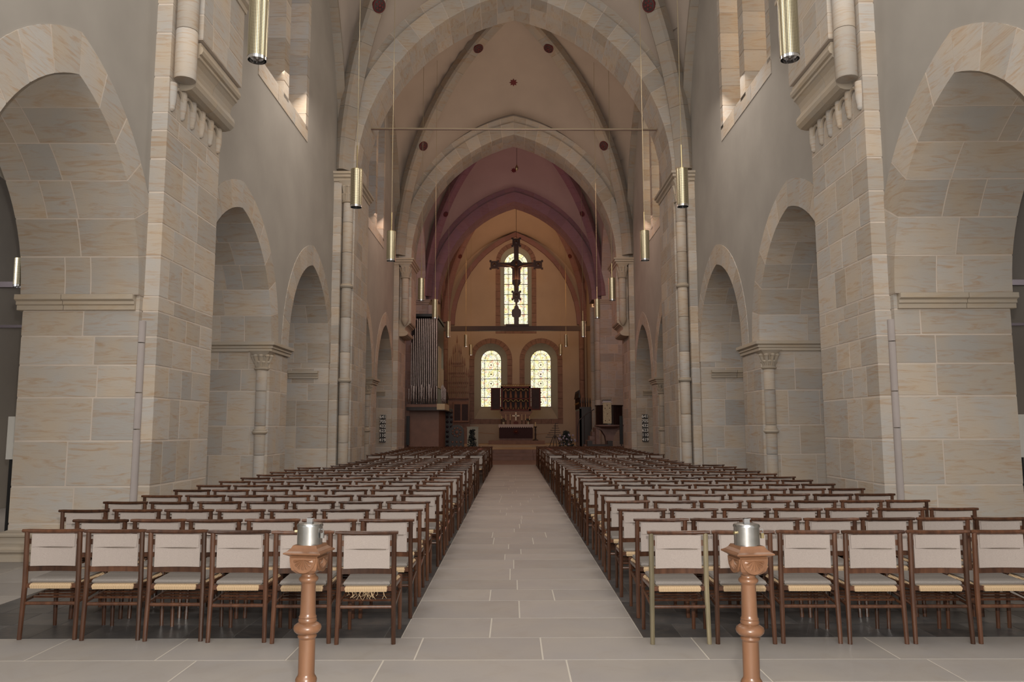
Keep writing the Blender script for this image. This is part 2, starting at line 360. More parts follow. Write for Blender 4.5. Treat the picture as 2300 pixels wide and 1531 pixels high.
def strips(mb, mapf, h0, h1, zb, zt, voids, thick, step=.12):
    """wall sheet with openings. voids: (ha, hb, lo(h), hi(h)); mapf(h, z, d)"""
    hs = {h0, h1}
    for a, b, lo, hi in voids:
        a2, b2 = max(a, h0), min(b, h1)
        if a2 < b2:
            n = max(2, int((b2-a2)/step))
            for i in range(n+1): hs.add(round(a2+(b2-a2)*i/n, 5))
    hs = sorted(hs)
    for i in range(len(hs)-1):
        a, b = hs[i], hs[i+1]
        if b-a < 1e-4: continue
        mid = (a+b)/2; act = sorted([v for v in voids if v[0] < mid < v[1]], key=lambda v: v[2](mid))
        za, zc = [zb(a) if callable(zb) else zb], [zb(b) if callable(zb) else zb]
        for v in act:
            za += [v[2](a), v[3](a)]; zc += [v[2](b), v[3](b)]
        za.append(zt(a) if callable(zt) else zt); zc.append(zt(b) if callable(zt) else zt)
        for k in range(0, len(za), 2):
            l0, u0, l1, u1 = za[k], za[k+1], zc[k], zc[k+1]
            if u0-l0 < .002 and u1-l1 < .002: continue
            p = [mapf(a, l0, 0), mapf(b, l1, 0), mapf(b, l1, thick), mapf(a, l0, thick), mapf(a, u0, 0), mapf(b, u1, 0), mapf(b, u1, thick), mapf(a, u0, thick)]
            mb.hexa(p)
    return mb
W = 4.70; TH = 1.45; ZI = 3.21; RISE = 2.12
# ------------------------------------------------------------------ floor
fl = MB().box(-14, 14, -5, 42, -.30, -.003).build('floor', M['slabjoint']); tag(fl, 'grey stone slab floor of the nave with dark slate seating fields', 'floor', kind='structure')
MB().box(-4.58, -.84, 6.03, 33.9, -.015, -.0025).build('slate_bed', M['slatejoint'], fl)
MB().box(.97, 4.62, 6.03, 33.9, -.015, -.0025).build('slate_bed', M['slatejoint'], fl)
J2 = .006
def paving(x0, x1, ys, lo, hi, mat='slab', name='paving_slab', j=J2):
    for i in range(len(ys)-1):
        xs = split(x0 - rnd.uniform(0, lo*.6) if False else x0, x1, lo, hi)
        for k in range(len(xs)-1):
            blk(fl, xs[k]+j, xs[k+1]-j, ys[i]+j, ys[i+1]-j, -.06, rnd.uniform(-.0008, 0), mat, name)
paving(-5.6, 5.8, split(2.0, 6.03, .36, .58), .75, 1.35)
paving(-.84, .97, [6.03] + split(6.03, 34.0, .38, .66)[1:], .5, 1.0)
paving(-6.6, -4.58, split(6.03, 9.4, .5, .8), .8, 1.2); paving(4.62, 6.6, split(6.03, 9.4, .5, .8), .8, 1.2)
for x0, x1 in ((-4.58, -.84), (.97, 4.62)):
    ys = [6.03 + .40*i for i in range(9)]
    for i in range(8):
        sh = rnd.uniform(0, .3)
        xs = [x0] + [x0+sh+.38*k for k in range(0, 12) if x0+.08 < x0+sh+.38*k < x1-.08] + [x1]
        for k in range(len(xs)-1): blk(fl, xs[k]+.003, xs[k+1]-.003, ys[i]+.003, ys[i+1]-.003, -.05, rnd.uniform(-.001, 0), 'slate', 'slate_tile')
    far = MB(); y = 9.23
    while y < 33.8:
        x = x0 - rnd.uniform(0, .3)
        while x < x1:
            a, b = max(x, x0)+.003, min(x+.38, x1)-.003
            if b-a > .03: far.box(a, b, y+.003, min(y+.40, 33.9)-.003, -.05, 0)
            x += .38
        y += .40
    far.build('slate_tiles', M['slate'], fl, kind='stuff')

# ------------------------------------------------------------------ nave walls
def wmap(s): return lambda h, z, d: (XC + s*(W+d), h, z)
ARC = [(7.98, 1.55), (13.06, 1.80), (17.82, 1.79), (24.0, 1.6), (28.3, 1.7)]
WIN = [(13.62, 17.05), (24.2, 27.55)]
SILL = 8.0
for s, side in ((-1, 'left'), (1, 'right')):
    mf = wmap(s); voids = []
    wall = MB()
    for yc, a in ARC:
        voids.append((yc-a-.46, yc+a+.46, (lambda h: 3.1), (lambda h, yc=yc, a=a: arc_pt(a, RISE, ZI, abs(h-yc), .46))))
    for y0, y1 in WIN:
        m = (y0+y1)/2; hw = (y1-y0)/2
        voids.append((y0, y1, (lambda h: SILL), (lambda h, m=m, hw=hw: 11.6 + 1.55*sqrt(max(0, 1-((h-m)/hw)**2)))))
    voids.append((32.2, 40.0, (lambda h: 3.1), (lambda h: arc_pt(3.85, 4.9, 8.2, abs(h-36.1), .0) if abs(h-36.1) < 3.85 else 8.2)))
    strips(wall, mf, 4.6, 40.0, 3.1, 16.0, voids, TH)
    wo = wall.build('wall_' + side, M['plaster']); tag(wo, f'pale plastered nave wall on the {"organ" if s < 0 else "pulpit"} side above the arcade', 'wall', kind='structure')
    # arcade arches
    for n, (yc, a) in enumerate(ARC):
        par = thing('arcade_arch', (XC+s*W, yc, ZI), f'{["nearest","second","third","fourth","fifth"][n]} stone arch of the arcade on the {"organ" if s<0 else "pulpit"} side, counted from the front chairs', 'arch', 'pointed stone arches of the side arcades', 'structure')
        nseg = 6
        def cuts(i):
            c = [-.012]; c.append(rnd.uniform(.45, .95)); 
            if rnd.random() < .7: c.append(min(1.15, c[-1]+rnd.uniform(.3, .5)))
            return c + [TH]
        arch_blocks(par, lambda h, z, d, yc=yc: (XC+s*(W+d), yc+h, z), a, RISE, ZI, .46, -.012, TH, nseg, cuts, sub=3)
    # clerestory windows: deep stone reveals, central pier, sloping sill
    for n, (y0, y1) in enumerate(WIN):
        par = thing('window_%d' % (2*n+1+(s > 0)), (XC+s*W, (y0+y1)/2, SILL), f'tall twin clerestory window with stone reveals in the {"first" if n == 0 else "second"} full bay, {"organ" if s<0 else "pulpit"} side', 'window', 'clerestory windows', 'structure')
        X = lambda d: XC+s*(W+d)
        m = (y0+y1)/2; fw = .20
        top = 12.9
        zz = [SILL+.25] + split(SILL+.25, top, .32, .55)[1:]
        for (ya, yb, yc2, yd) in ((y0, y0+fw, y0, y0+fw), (m-.17, m+.17, m-.17, m+.17), (y1-fw, y1, y1-fw, y1)):
            for i in range(len(zz)-1):
                blk(par, X(-.012), X(rnd.uniform(.4, .7)), ya, yb, zz[i]+.006, zz[i+1]-.006)
                blk(par, X(.71), X(1.2), ya+.0, yb-.0, zz[i]+.006, zz[i+1]-.006)
            MB().box(X(.0), X(1.2), ya+.012, yb-.012, SILL+.2, top).build('mortar_core', M['mortar'], par)
        for (ya, yb) in ((y0, y0+1.2), (y0+1.2, y0+2.4), (y0+2.4, y1)):
            MB().hexa([(X(-.012), ya+.006, SILL), (X(-.012), yb-.006, SILL), (X(1.2), yb-.006, SILL), (X(1.2), ya+.006, SILL),
                       (X(-.012), ya+.006, SILL+.34), (X(-.012), yb-.006, SILL+.34), (X(1.2), yb-.006, SILL+.95), (X(1.2), ya+.006, SILL+.95)]).build('sill_stone', M['ashlar'], par)
        for ya, yb in ((y0+fw, m-.17), (m+.17, y1-fw)):
            g = MB().box(X(1.20), X(1.22), ya, yb, SILL+.9, 12.7).build('pane', M['clear_r' if s > 0 else 'clear_l'], par)
    # piers ---------------------------------------------------------------
    sd = 'organ' if s < 0 else 'pulpit'
    X = lambda a: XC+s*a
    def impost(par, xi, xo, y0, y1, z, wrap):
        prof = [(.0, z-.19), (.035, z-.185), (.035, z-.13), (.06, z-.12), (.055, z-.08), (.10, z-.06), (.10, z)]
        if wrap: MB().boxloft(X(xi), X(xo), y0, y1, prof).build('impost_moulding', M['mould'], par)
        else:
            ks = split(xi, xo+.06, .6, .95)
            for k in range(len(ks)-1):
                poly = [(y0+.1, z-.19)] + [(y0-o, zz) for o, zz in prof] + [(y0+.1, z)]
                b = MB(); b.prism(poly, 'x', X(ks[k]+.004), X(ks[k+1]-.004)); b.build('impost_moulding', M['mould'], par)
    def pbase(par, xi, xo, y0, y1):
        MB().boxloft(X(xi), X(xo), y0, y1, [(.20, 0), (.20, .08), (.18, .09), (.21, .115), (.215, .145), (.20, .175), (.165, .19), (.11, .205), (.08, .235), (.09, .265), (.115, .28), (.12, .30), (.10, .32), (.04, .33), (.0, .345)]).build('base_moulding', M['mould'], par)
    def shaft(par, xa, y, r, z0, z1, cs, mat='ashlar'):
        zz = clip(cs, z0, z1)
        for i in range(len(zz)-1):
            MB().lathe((X(xa), y, 0), [(r*.97, zz[i]+.004), (r, zz[i]+.014), (r, zz[i+1]-.014), (r*.97, zz[i+1]-.004)], 16).build('shaft_drum', M[mat], par, smooth=True)
    def ring(par, xa, y, r, z, dz=.05):
        MB().lathe((X(xa), y, z), [(r, -dz), (r+.035, -dz*.6), (r+.045, 0), (r+.02, dz*.4), (r+.025, dz*.7), (r, dz)], 16).build('shaft_ring', M['mould'], par, smooth=True)
    def capital(par, xa, y, r, z0, z1):
        b = MB(); n = 16; R = []
        for i, (q, z) in enumerate(((0, z0), (.0, z0+.04), (.15, z0+(z1-z0)*.5), (.6, z0+(z1-z0)*.85), (1, z1))):
            rr = r + .10*q
            ring_ = []
            for k in range(n):
                t = 2*pi*k/n; cx, cy = cos(t), sin(t); mq = max(abs(cx), abs(cy))
                f = (1-q)+q/mq
                ring_.append((X(xa)+rr*cx*f, y+rr*cy*f, z))
            R.append(ring_)
        b.rings(R)
        for row, zz in ((0, .35), (1, .72)):
            for k in range(5):
                t = pi + pi*(k+.5*row)/4.5; rr = r+.03+.05*row
                rr -= .02; b.ball((X(xa)+rr*cos(t), y+rr*sin(t), z0+(z1-z0)*zz), .05, 8, .75)
                b.tube((X(xa)+rr*cos(t), y+rr*sin(t), z0+(z1-z0)*zz), (X(xa)+(r-.01)*cos(t), y+(r-.01)*sin(t), z0+.03), .042, .022, 6)
        b.build('carved_capital', M['mould'], par, smooth=True)
        ring(par, xa, y, r, z0, .035)
    def abacus(par, xi, xo, y0, y1, z):
        MB().boxloft(X(xi), X(xo), y0, y1, [(0, z-.25), (.04, z-.24), (.05, z-.17), (.10, z-.14), (.10, z-.08), (.14, z-.06), (.14, z)]).build('abacus_moulding', M['mould'], par)
    # first great pier
    P = thing('pillar', (X(5.2), 10.5, 0), f'nearest great sandstone pier with a corbelled console, {sd} side', 'pillar', None, 'structure')
    ashlar(P, s, W, W+TH, 9.6, 11.4, 0, 3.21, C0, (.5, 1.0), (.35, .7))
    ashlar(P, s, 4.50, W, 9.68, 11.45, 0, 8.1, C0, wN=(.3, .72))
    impost(P, W+.04, W+TH, 9.6, 11.4, 3.21, False)
    pbase(P, W+.2, W+TH, 9.6, 11.4)
    for (za, zb) in ((0.35, 1.55), (1.55, 2.0), (2.0, 2.62), (2.62, 2.9)):
        MB().lathe((X(4.69), 9.66, 0), [(.052, za+.006), (.052, zb-.006)], 12).build('shaft_drum', M['pipe'], P, smooth=True)
    # console: roll and cove mouldings stepping out, pendants beneath
    def corbel(par, x_low, x_up, y0, y1, zb, zt, npend):
        ks = split(y0, y1, .5, .9); d = x_low-x_up
        for k in range(len(ks)-1):
            ya, yb = ks[k]+(.004 if k else 0), ks[k+1]-.004
            prof = [(q*d, z) for q, z in ((0, 0), (.3, .0), (.56, .03), (.73, .10), (.78, .19), (.73, .28), (.58, .35), (.50, .40), (.52, .50), (.62, .60), (.78, .67), (.86, .69), (.86, .75), (.97, .77), (1.04, .83), (1.02, .90), (.92, .94), (.92, 1))]
            poly = [(X(x_low+.08), zb)] + [(X(x_low-o), zb+q*(zt-zb)) for o, q in prof] + [(X(x_low+.08), zt)]
            b = MB(); b.prism(poly, 'y', ya, yb); b.build('corbel_moulding', M['mould'], par)
        for k in range(npend):
            yy = y0-.22+(y1-y0+.12)*k/max(1, npend-1)
            b = MB(); r = .062
            b.lathe((X(x_low+.0), yy-.0, zb), [(.02, -.38), (.04, -.36), (.045, -.34), (r*.7, -.32), (r, -.22), (r, -.06), (r*1.0, 0)], 10)
            b.build('pendant_bracket', M['ashlar'], par, smooth=True)
            b = MB()
            pts = [(yy+.155+.125*cos(t), zb-.14+.12*sin(t)) for t in [pi*i/6 for i in range(7)]]
            if k < npend-1:
                b.path([(X(x_low-.02), p, q) for p, q in pts], .025, 6); b.build('pendant_arch', M['mould'], par, smooth=True)
    corbel(P, 4.50, 4.22, 9.99, 11.45, 6.05, 6.72, 6)
    ashlar(P, s, 4.20, 4.50, 9.95, 11.45, 6.75, 8.1, C0, wN=(.5, .9))
    shaft(P, 4.37, 9.84, .14, 6.12, 7.5, [6.8]); capital(P, 4.36, 9.86, .15, 7.5, 7.9)
    abacus(P, 4.22, 6.0, 9.72, 11.45, 8.2)
    # slender intermediate piers of the two bays
    for n, (y0, y1) in enumerate(((14.88, 16.05), (25.6, 26.6))):
        P = thing('pillar', (X(5.2), (y0+y1)/2, 0), f'slimmer arcade pier with nook shaft and moulded impost, {"first" if n == 0 else "second"} on the {sd} side', 'pillar', None, 'structure')
        ashlar(P, s, W, W+TH, y0, y1, 0, 3.21, C1, (.45, .8), (.3, .6))
        impost(P, W, W+TH, y0, y1, 3.21, True); pbase(P, W, W+TH, y0, y1)
        shaft(P, 4.85, y0, .105, .38, 2.72, [1.06, 1.61, 2.27]); ring(P, 4.85, y0, .105, 1.50); capital(P, 4.85, y0, .105, 2.70, 3.02)
    # bay piers carrying the transverse arches
    for n, (y0, y1) in enumerate(((19.62, 22.2), (30.0, 32.2))):
        P = thing('pillar', (X(5.2), (y0+y1)/2, 0), f'great pier with tall shaft and leafy capital carrying the {"first" if n == 0 else "second"} vault arch, {sd} side', 'pillar', None, 'structure')
        cs = C1 if n == 0 else C0
        ashlar(P, s, W, W+TH, y0, y1, 0, 3.21, cs, (.45, .85), (.3, .6), nave=(n == 1))
        impost(P, W+.25, W+TH, y0, y1, 3.0, False); pbase(P, W+.1, W+TH, y0, y1)
        if n == 0:
            ashlar(P, s, 4.50, W, y0+.12, y1, 0, 8.0, cs, nave=False)
            ashlar(P, s, 4.20, 4.50, y0+.4, y1-.25, 0, 8.0, cs, wN=(.4, .8))
            xs_, ys_, r_ = 4.36, y0+.30, .13
            shaft(P, xs_, ys_, r_, .3, 7.5, [1.2, 1.9, 2.75, 3.5, 4.4, 5.2, 6.1, 6.9]); ring(P, xs_, ys_, r_, 5.22, .06); ring(P, xs_, ys_, r_, 2.78, .06)
            capital(P, xs_, ys_, r_, 7.45, 7.98); abacus(P, 4.22, W-.02, y0+.12, y1-.25, 8.2)
        else:
            ashlar(P, s, 4.50, W, y0+.08, y1, 0, 8.0, cs, nave=True)
            ashlar(P, s, 4.05, 4.50, y0+.35, y1-.3, 5.75, 8.0, cs, wN=(.4, .8))
            corbel(P, 4.50, 4.06, y0+.3, y1-.3, 5.15, 5.8, 0)
            xs_, ys_, r_ = 4.27, y0+.22, .14
            shaft(P, xs_, ys_, r_, 5.85, 7.5, [6.6]); MB().lathe((X(xs_), ys_, 5.55), [(.03, 0), (.09, .08), (.15, .22), (.16, .30)], 14).build('corbel_cone', M['mould'], P, smooth=True)
            capital(P, xs_, ys_, r_, 7.45, 7.98); abacus(P, 4.06, W-.02, y0+.1, y1-.3, 8.2)
    # crossing pier and transept wall beyond
    P = thing('pillar', (X(5.2), 41, 0), f'crossing pier of reddish masonry beyond the {"organ" if s<0 else "pulpit"}', 'pillar', None, 'structure')
    ashlar(P, s, 4.45, 7.4, 40, 41.6, 0, 8.2, [.45*i for i in range(1, 18)], (.35, .75), (.3, .5))
    abacus(P, 4.45, 6.2, 40.0, 41.6, 8.2)
    shaft(P, 4.30, 39.92, .14, 0, 7.9, [1.5, 3, 4.5, 6]); shaft(P, 4.20, 40.8, .16, 0, 7.9, [1.5, 3, 4.5, 6])
    # lateral crossing arch
    par = thing('crossing_arch', (X(W), 36.1, 8.2), f'wide pointed arch opening to the transept on the {sd} side', 'arch', None, 'structure')
    arch_blocks(par, lambda h, z, d: (X(W-.15+d), 36.1+h, z), 3.85, 4.9, 8.2, .4, 0, .9, 9, lambda i: [0, .45, .9], w0=-.12)
    # transept shell
    b = MB().box(X(7.4), X(12), 40, 40.4, 0, 16).box(X(12), X(12.4), 31, 40.4, 0, 16).box(X(6.15), X(12.4), 31.0, 31.3, 0, 16).box(X(4.9), X(7.4), 40.05, 40.4, 8.2, 16)
    tb = b.build('wall_transept_' + side, M['vault']); tag(tb, f'plastered transept wall seen past the crossing, {sd} side', 'wall', kind='structure')
    tb = MB().box(X(4.7), X(12.4), 31, 40.4, 16, 16.2).build('ceiling_transept_' + side, M['vault']); tag(tb, f'transept ceiling, {sd} side', 'ceiling', kind='structure')
    # aisle shell
    b = MB().box(X(10.2), X(10.6), -4, 31, 0, 7.2)
    for y in (10.5, 20.9):
        strips(b, lambda h, z, d, y=y: (X(h), y+d, z), 6.15, 10.2, 0, 7.2, [(6.5, 9.9, lambda h: 0, lambda h: arc_pt(1.7, 1.9, 3.6, abs(h-8.2)))], .6)
    b = b.build('wall_aisle_' + side, M['aisle']); tag(b, f'dim plastered outer wall of the side aisle, {sd} side', 'wall', kind='structure')
    b = MB().box(X(6.1), X(10.6), -4, 31, 7.2, 7.4).build('ceiling_aisle_' + side, M['aisle']); tag(b, f'low ceiling of the side aisle, {sd} side', 'ceiling', kind='structure')

# ------------------------------------------------------------------ transverse arches
def xmap(y, xc=XC): return lambda h, z, d: (xc+h, y+d, z)
TA = [(9.95, 1.5, 4.22, 5.17), (20.15, 1.45, 4.22, 5.2), (30.35, 1.4, 4.07, 5.15), (40.0, 1.45, 4.0, 5.25)]
for n, (y, dp, a, rise) in enumerate(TA):
    xc = XC if n < 3 else .12
    par = thing('transverse_arch', (xc, y, 8.2), ['pointed stone vault arch overhead at the nearest piers', 'largest pointed stone vault arch spanning the nave behind the thin metal rail', 'second pointed stone arch before the crossing', 'pointed stone chancel arch beyond the crossing'][n], 'arch', None, 'structure')
    ns = 15
    def cuts(i): return [0, dp*(.38 if i % 2 else .6), dp]
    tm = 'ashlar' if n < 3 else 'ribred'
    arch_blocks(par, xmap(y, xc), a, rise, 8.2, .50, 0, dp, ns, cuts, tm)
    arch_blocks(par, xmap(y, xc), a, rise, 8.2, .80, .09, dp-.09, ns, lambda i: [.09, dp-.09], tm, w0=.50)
    # plaster above the arch
    wb = MB(); c = (rise*rise-a*a)/(2*a)
    strips(wb, xmap(y+.2, xc), -W-.3, W+.3, 8.2, 17.0, [(-a-.79, a+.79, lambda h: 8.1, lambda h: arc_pt(a, rise, 8.2, abs(h), .79))], dp-.4, step=.25)
    o = wb.build('trim_%d' % (n+1), M['vault']); tag(o, ['plaster above the nearest vault arch', 'plaster above the largest vault arch', 'plaster above the second vault arch', 'plaster above the chancel arch'][n], 'wall', kind='structure')

# ------------------------------------------------------------------ vaults
BAYS = [(11.45, 20.3, XC), (21.6, 30.45, XC), (31.75, 40.1, .08), (41.4, 50.0, .16)]
def ribz(t): return 6.1*sqrt(max(0, 1.96-(t+.4)**2))
def vheight(u, v, rise=6.1*sqrt(1.8), za=6.05):
    """normalised |dx|/a, |dy|/L -> height above the springing"""
    u, v = min(1, abs(u)), min(1, abs(v)); big, sm = max(u, v), min(u, v)
    Rb = ribz(big); Cb = rise-(rise-za)*big**1.6
    s = sm/big if big > 1e-6 else 0
    g = (sqrt(max(0, 1.25**2-(s+.25)**2)))/sqrt(1.25**2-.25**2)
    return Rb+(Cb-Rb)*g
MED = {}
for n, (y0, y1, xc) in enumerate(BAYS):
    yc, L = (y0+y1)/2, (y1-y0)/2; A = W+.02
    b = MB(); K = 28
    for i in range(K+1):
        for j in range(K+1):
            u = -1+2*i/K; v = -1+2*j/K
            b.v.append((xc+A*u, yc+L*v, 8.2+vheight(u, v)))
    for i in range(K):
        for j in range(K):
            p = i*(K+1)+j; b.f.append((p, p+K+1, p+K+2, p+1))
    o = b.build('ceiling' if n == 0 else 'ceiling.%03d' % n, M['vault'], smooth=True)
    tag(o, ['plastered vault webs over the nearest nave bay', 'plastered vault webs over the second nave bay', 'dim vault webs over the crossing', 'warm lit vault webs over the chancel'][n], 'ceiling', kind='structure')
    sol = o.modifiers.new('thickness', 'SOLIDIFY'); sol.thickness = .15; sol.offset = 1
    # diagonal ribs
    bay = ['nearest', 'second', 'crossing', 'chancel'][n]
    for sx in (-1, 1):
        for sy in (-1, 1):
            if n == 0 and sy < 0: continue
            par = thing('vault_rib', (xc+sx*A, yc+sy*L, 8.2), f'diagonal stone rib of the {bay} vault rising from the {"organ" if sx<0 else "pulpit"} side {"chancel-ward" if sy>0 else "entrance-ward"} corner', 'rib', 'diagonal vault ribs', 'structure')
            hw = .23; pr = Vector((-L*sy*sx, A, 0)).normalized() if False else Vector((L*sy, -A*sx, 0)).normalized()
            D0 = sqrt(A*A+L*L)*.965; dirv = Vector((sx*A, sy*L, 0)).normalized(); NS = 13
            for k in range(NS):
                rr = []
                for q in range(4):
                    t = sin(pi/2*(1-(k+.003+q*.994/3)/NS)*.985)
                    cpt = Vector((xc, yc, 8.2))+dirv*(D0*t)+Vector((0, 0, ribz(t)))
                    sl = (ribz(min(1, t+.01))-ribz(t-.01))/((min(1, t+.01)-t+.01)*D0)
                    nn = (dirv*sl+Vector((0, 0, -1))).normalized()
                    rr.append([cpt+pr*u+nn*v for u, v in ((-hw, -.16), (hw, -.16), (hw, .12), (hw*.72, .20), (-hw*.72, .20), (-hw, .12))])
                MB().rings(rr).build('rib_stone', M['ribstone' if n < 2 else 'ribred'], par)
    # wall ribs
    for sx in (-1, 1):
        if n == 2: continue
        par = thing('wall_rib', (xc+sx*A, yc, 8.2), f'slender curved stone rib where the {bay} vault meets the {"organ" if sx<0 else "pulpit"} side wall', 'rib', 'wall ribs of the vaults', 'structure')
        for k in range(24):
            v0, v1 = -1+2*k/24+.001, -1+2*(k+1)/24-.001
            if n == 0 and v0 < -.2: continue
            P_ = []
            for v in (v0, v1):
                z = 8.2+vheight(1, v)
                for (dx, dz) in ((.02, .05), (.24, .05), (.24, -.16), (.02, -.16)): P_.append((xc+sx*(A-dx), yc+L*v*.985, z+dz-(.02 if abs(v) < .9 else .0)))
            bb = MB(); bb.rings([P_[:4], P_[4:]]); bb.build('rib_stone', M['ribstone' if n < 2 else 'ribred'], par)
    # painted rosettes
    def webpt(x, y): return 8.2+vheight((x-xc)/A, (y-yc)/L)
    for sx in (-1, 1):
        for t in ((.80,) if n in (0, 3) else (.80, .30)):
            if n == 2 and t < .5: continue
            x, y = xc+sx*A*t*.965, yc+L*t*.965
            D0 = sqrt(A*A+L*L)*.965; dirv = Vector((sx*A, L, 0)).normalized()
            sl = (ribz(t+.01)-ribz(t-.01))/(.02*D0); nrm = (dirv*sl+Vector((0, 0, -1))).normalized()
            c = Vector((xc, yc, 8.2))+dirv*(D0*t)+Vector((0, 0, ribz(t)))+nrm*.22
            par = thing('vault_rosette', tuple(c), f'round dark red painted rosette {"low" if t>.5 else "high"} on the {"organ" if sx<0 else "pulpit"} side rib of the {bay} vault', 'rosette', 'painted rosettes on the vault ribs')
            par.rotation_euler = nrm.to_track_quat('Z', 'Y').to_euler()
            def loc(bm, nm, mat):
                o = bpy.data.objects.new(nm, bm.mesh(nm, mat=mat, smooth=False)); COL.objects.link(o); o.parent = par; return o
            r = .185 if n < 2 else .14
            loc(MB().lathe((0, 0, 0), [(r, -.05), (r, .02), (r*.9, .03), (r*.84, .02)], 20), 'rim', M['redp'])
            loc(MB().lathe((0, 0, 0), [(r*.84, .0), (r*.84, .022), (r*.3, .03), (.01, .04)], 20), 'disc', M['iron'])
            pet = MB()
            for k in range(6): pet.ball((r*.5*cos(k*pi/3), r*.5*sin(k*pi/3), .03), .035, 6, .4)
            pet.ball((0, 0, .04), .045, 8, .5); loc(pet, 'petals', M['redp'])
    if n in (1, 2, 3):
        sy = yc+(L*.74 if n == 1 else L*.80 if n == 2 else -L*.1); z = webpt(xc, sy)
        dz = (webpt(xc, sy+.1)-webpt(xc, sy-.1))/.2
        nr = Vector((0, dz, -1)).normalized()
        b = MB(); pts = []
        q = nr.to_track_quat('Z', 'Y')
        for k in range(16):
            rr = .17 if k % 2 == 0 else .10
            pts.append((rr*cos(pi*k/8), rr*sin(pi*k/8)))
        c = Vector((xc, sy, z))
        b.rings([[c+q @ Vector((u, v, -.02)) for u, v in pts], [c+q @ Vector((u, v, .02)) for u, v in pts]])
        o = b.build('painted_star', M['redp'], loc=tuple(c)); tag(o, f'small eight pointed dark red star painted on the {bay} vault', 'star', 'painted stars on the vaults')

# ------------------------------------------------------------------ chancel
CX = .2
YE = 50.0
sb = MB()
LN = [(.22, .78, 8.30, 13.10, 1.02, 7.95, 1.32), (-1.41, .66, 2.94, 6.62, 1.06, 2.16, 1.38), (1.82, .66, 2.94, 6.62, 1.06, 2.16, 1.38)]
vd = []
for xc, hg, zb, zt, ho, zo, hr in LN:
    zs = zt-hg
    vd.append((xc-hr, xc+hr, (lambda h, zo=zo, hr=hr, ho=ho: zo-(hr-ho)), (lambda h, xc=xc, hr=hr, zs=zs: zs+sqrt(max(0, hr*hr-(h-xc)**2)))))
strips(sb, lambda h, z, d: (h, YE+d, z), -5.0, 5.3, 0.0, 16.5, vd, .9)
sb.box(-5.2, -W+XC, 41.6, 50, 0, 8.2).box(-5.2, -W+XC, 41.6, 50, 8.2, 16.5)
o = sb.build('wall_east', M['vault']); tag(o, 'warm lit plastered east wall of the chancel behind the altar', 'wall', kind='structure')
bk = MB()
vd2 = [(xc-ho, xc+ho, (lambda h, zo=zo: zo), (lambda h, xc=xc, ho=ho, zs=zt-hg: zs+sqrt(max(0, ho*ho-(h-xc)**2)))) for xc, hg, zb, zt, ho, zo, hr in LN]
strips(bk, lambda h, z, d: (h, YE+.04+d, z), -4.0, 4.4, 1.2, 15.0, vd2, .22)
bk.build('joint_backing', M['darkjoint'], o)
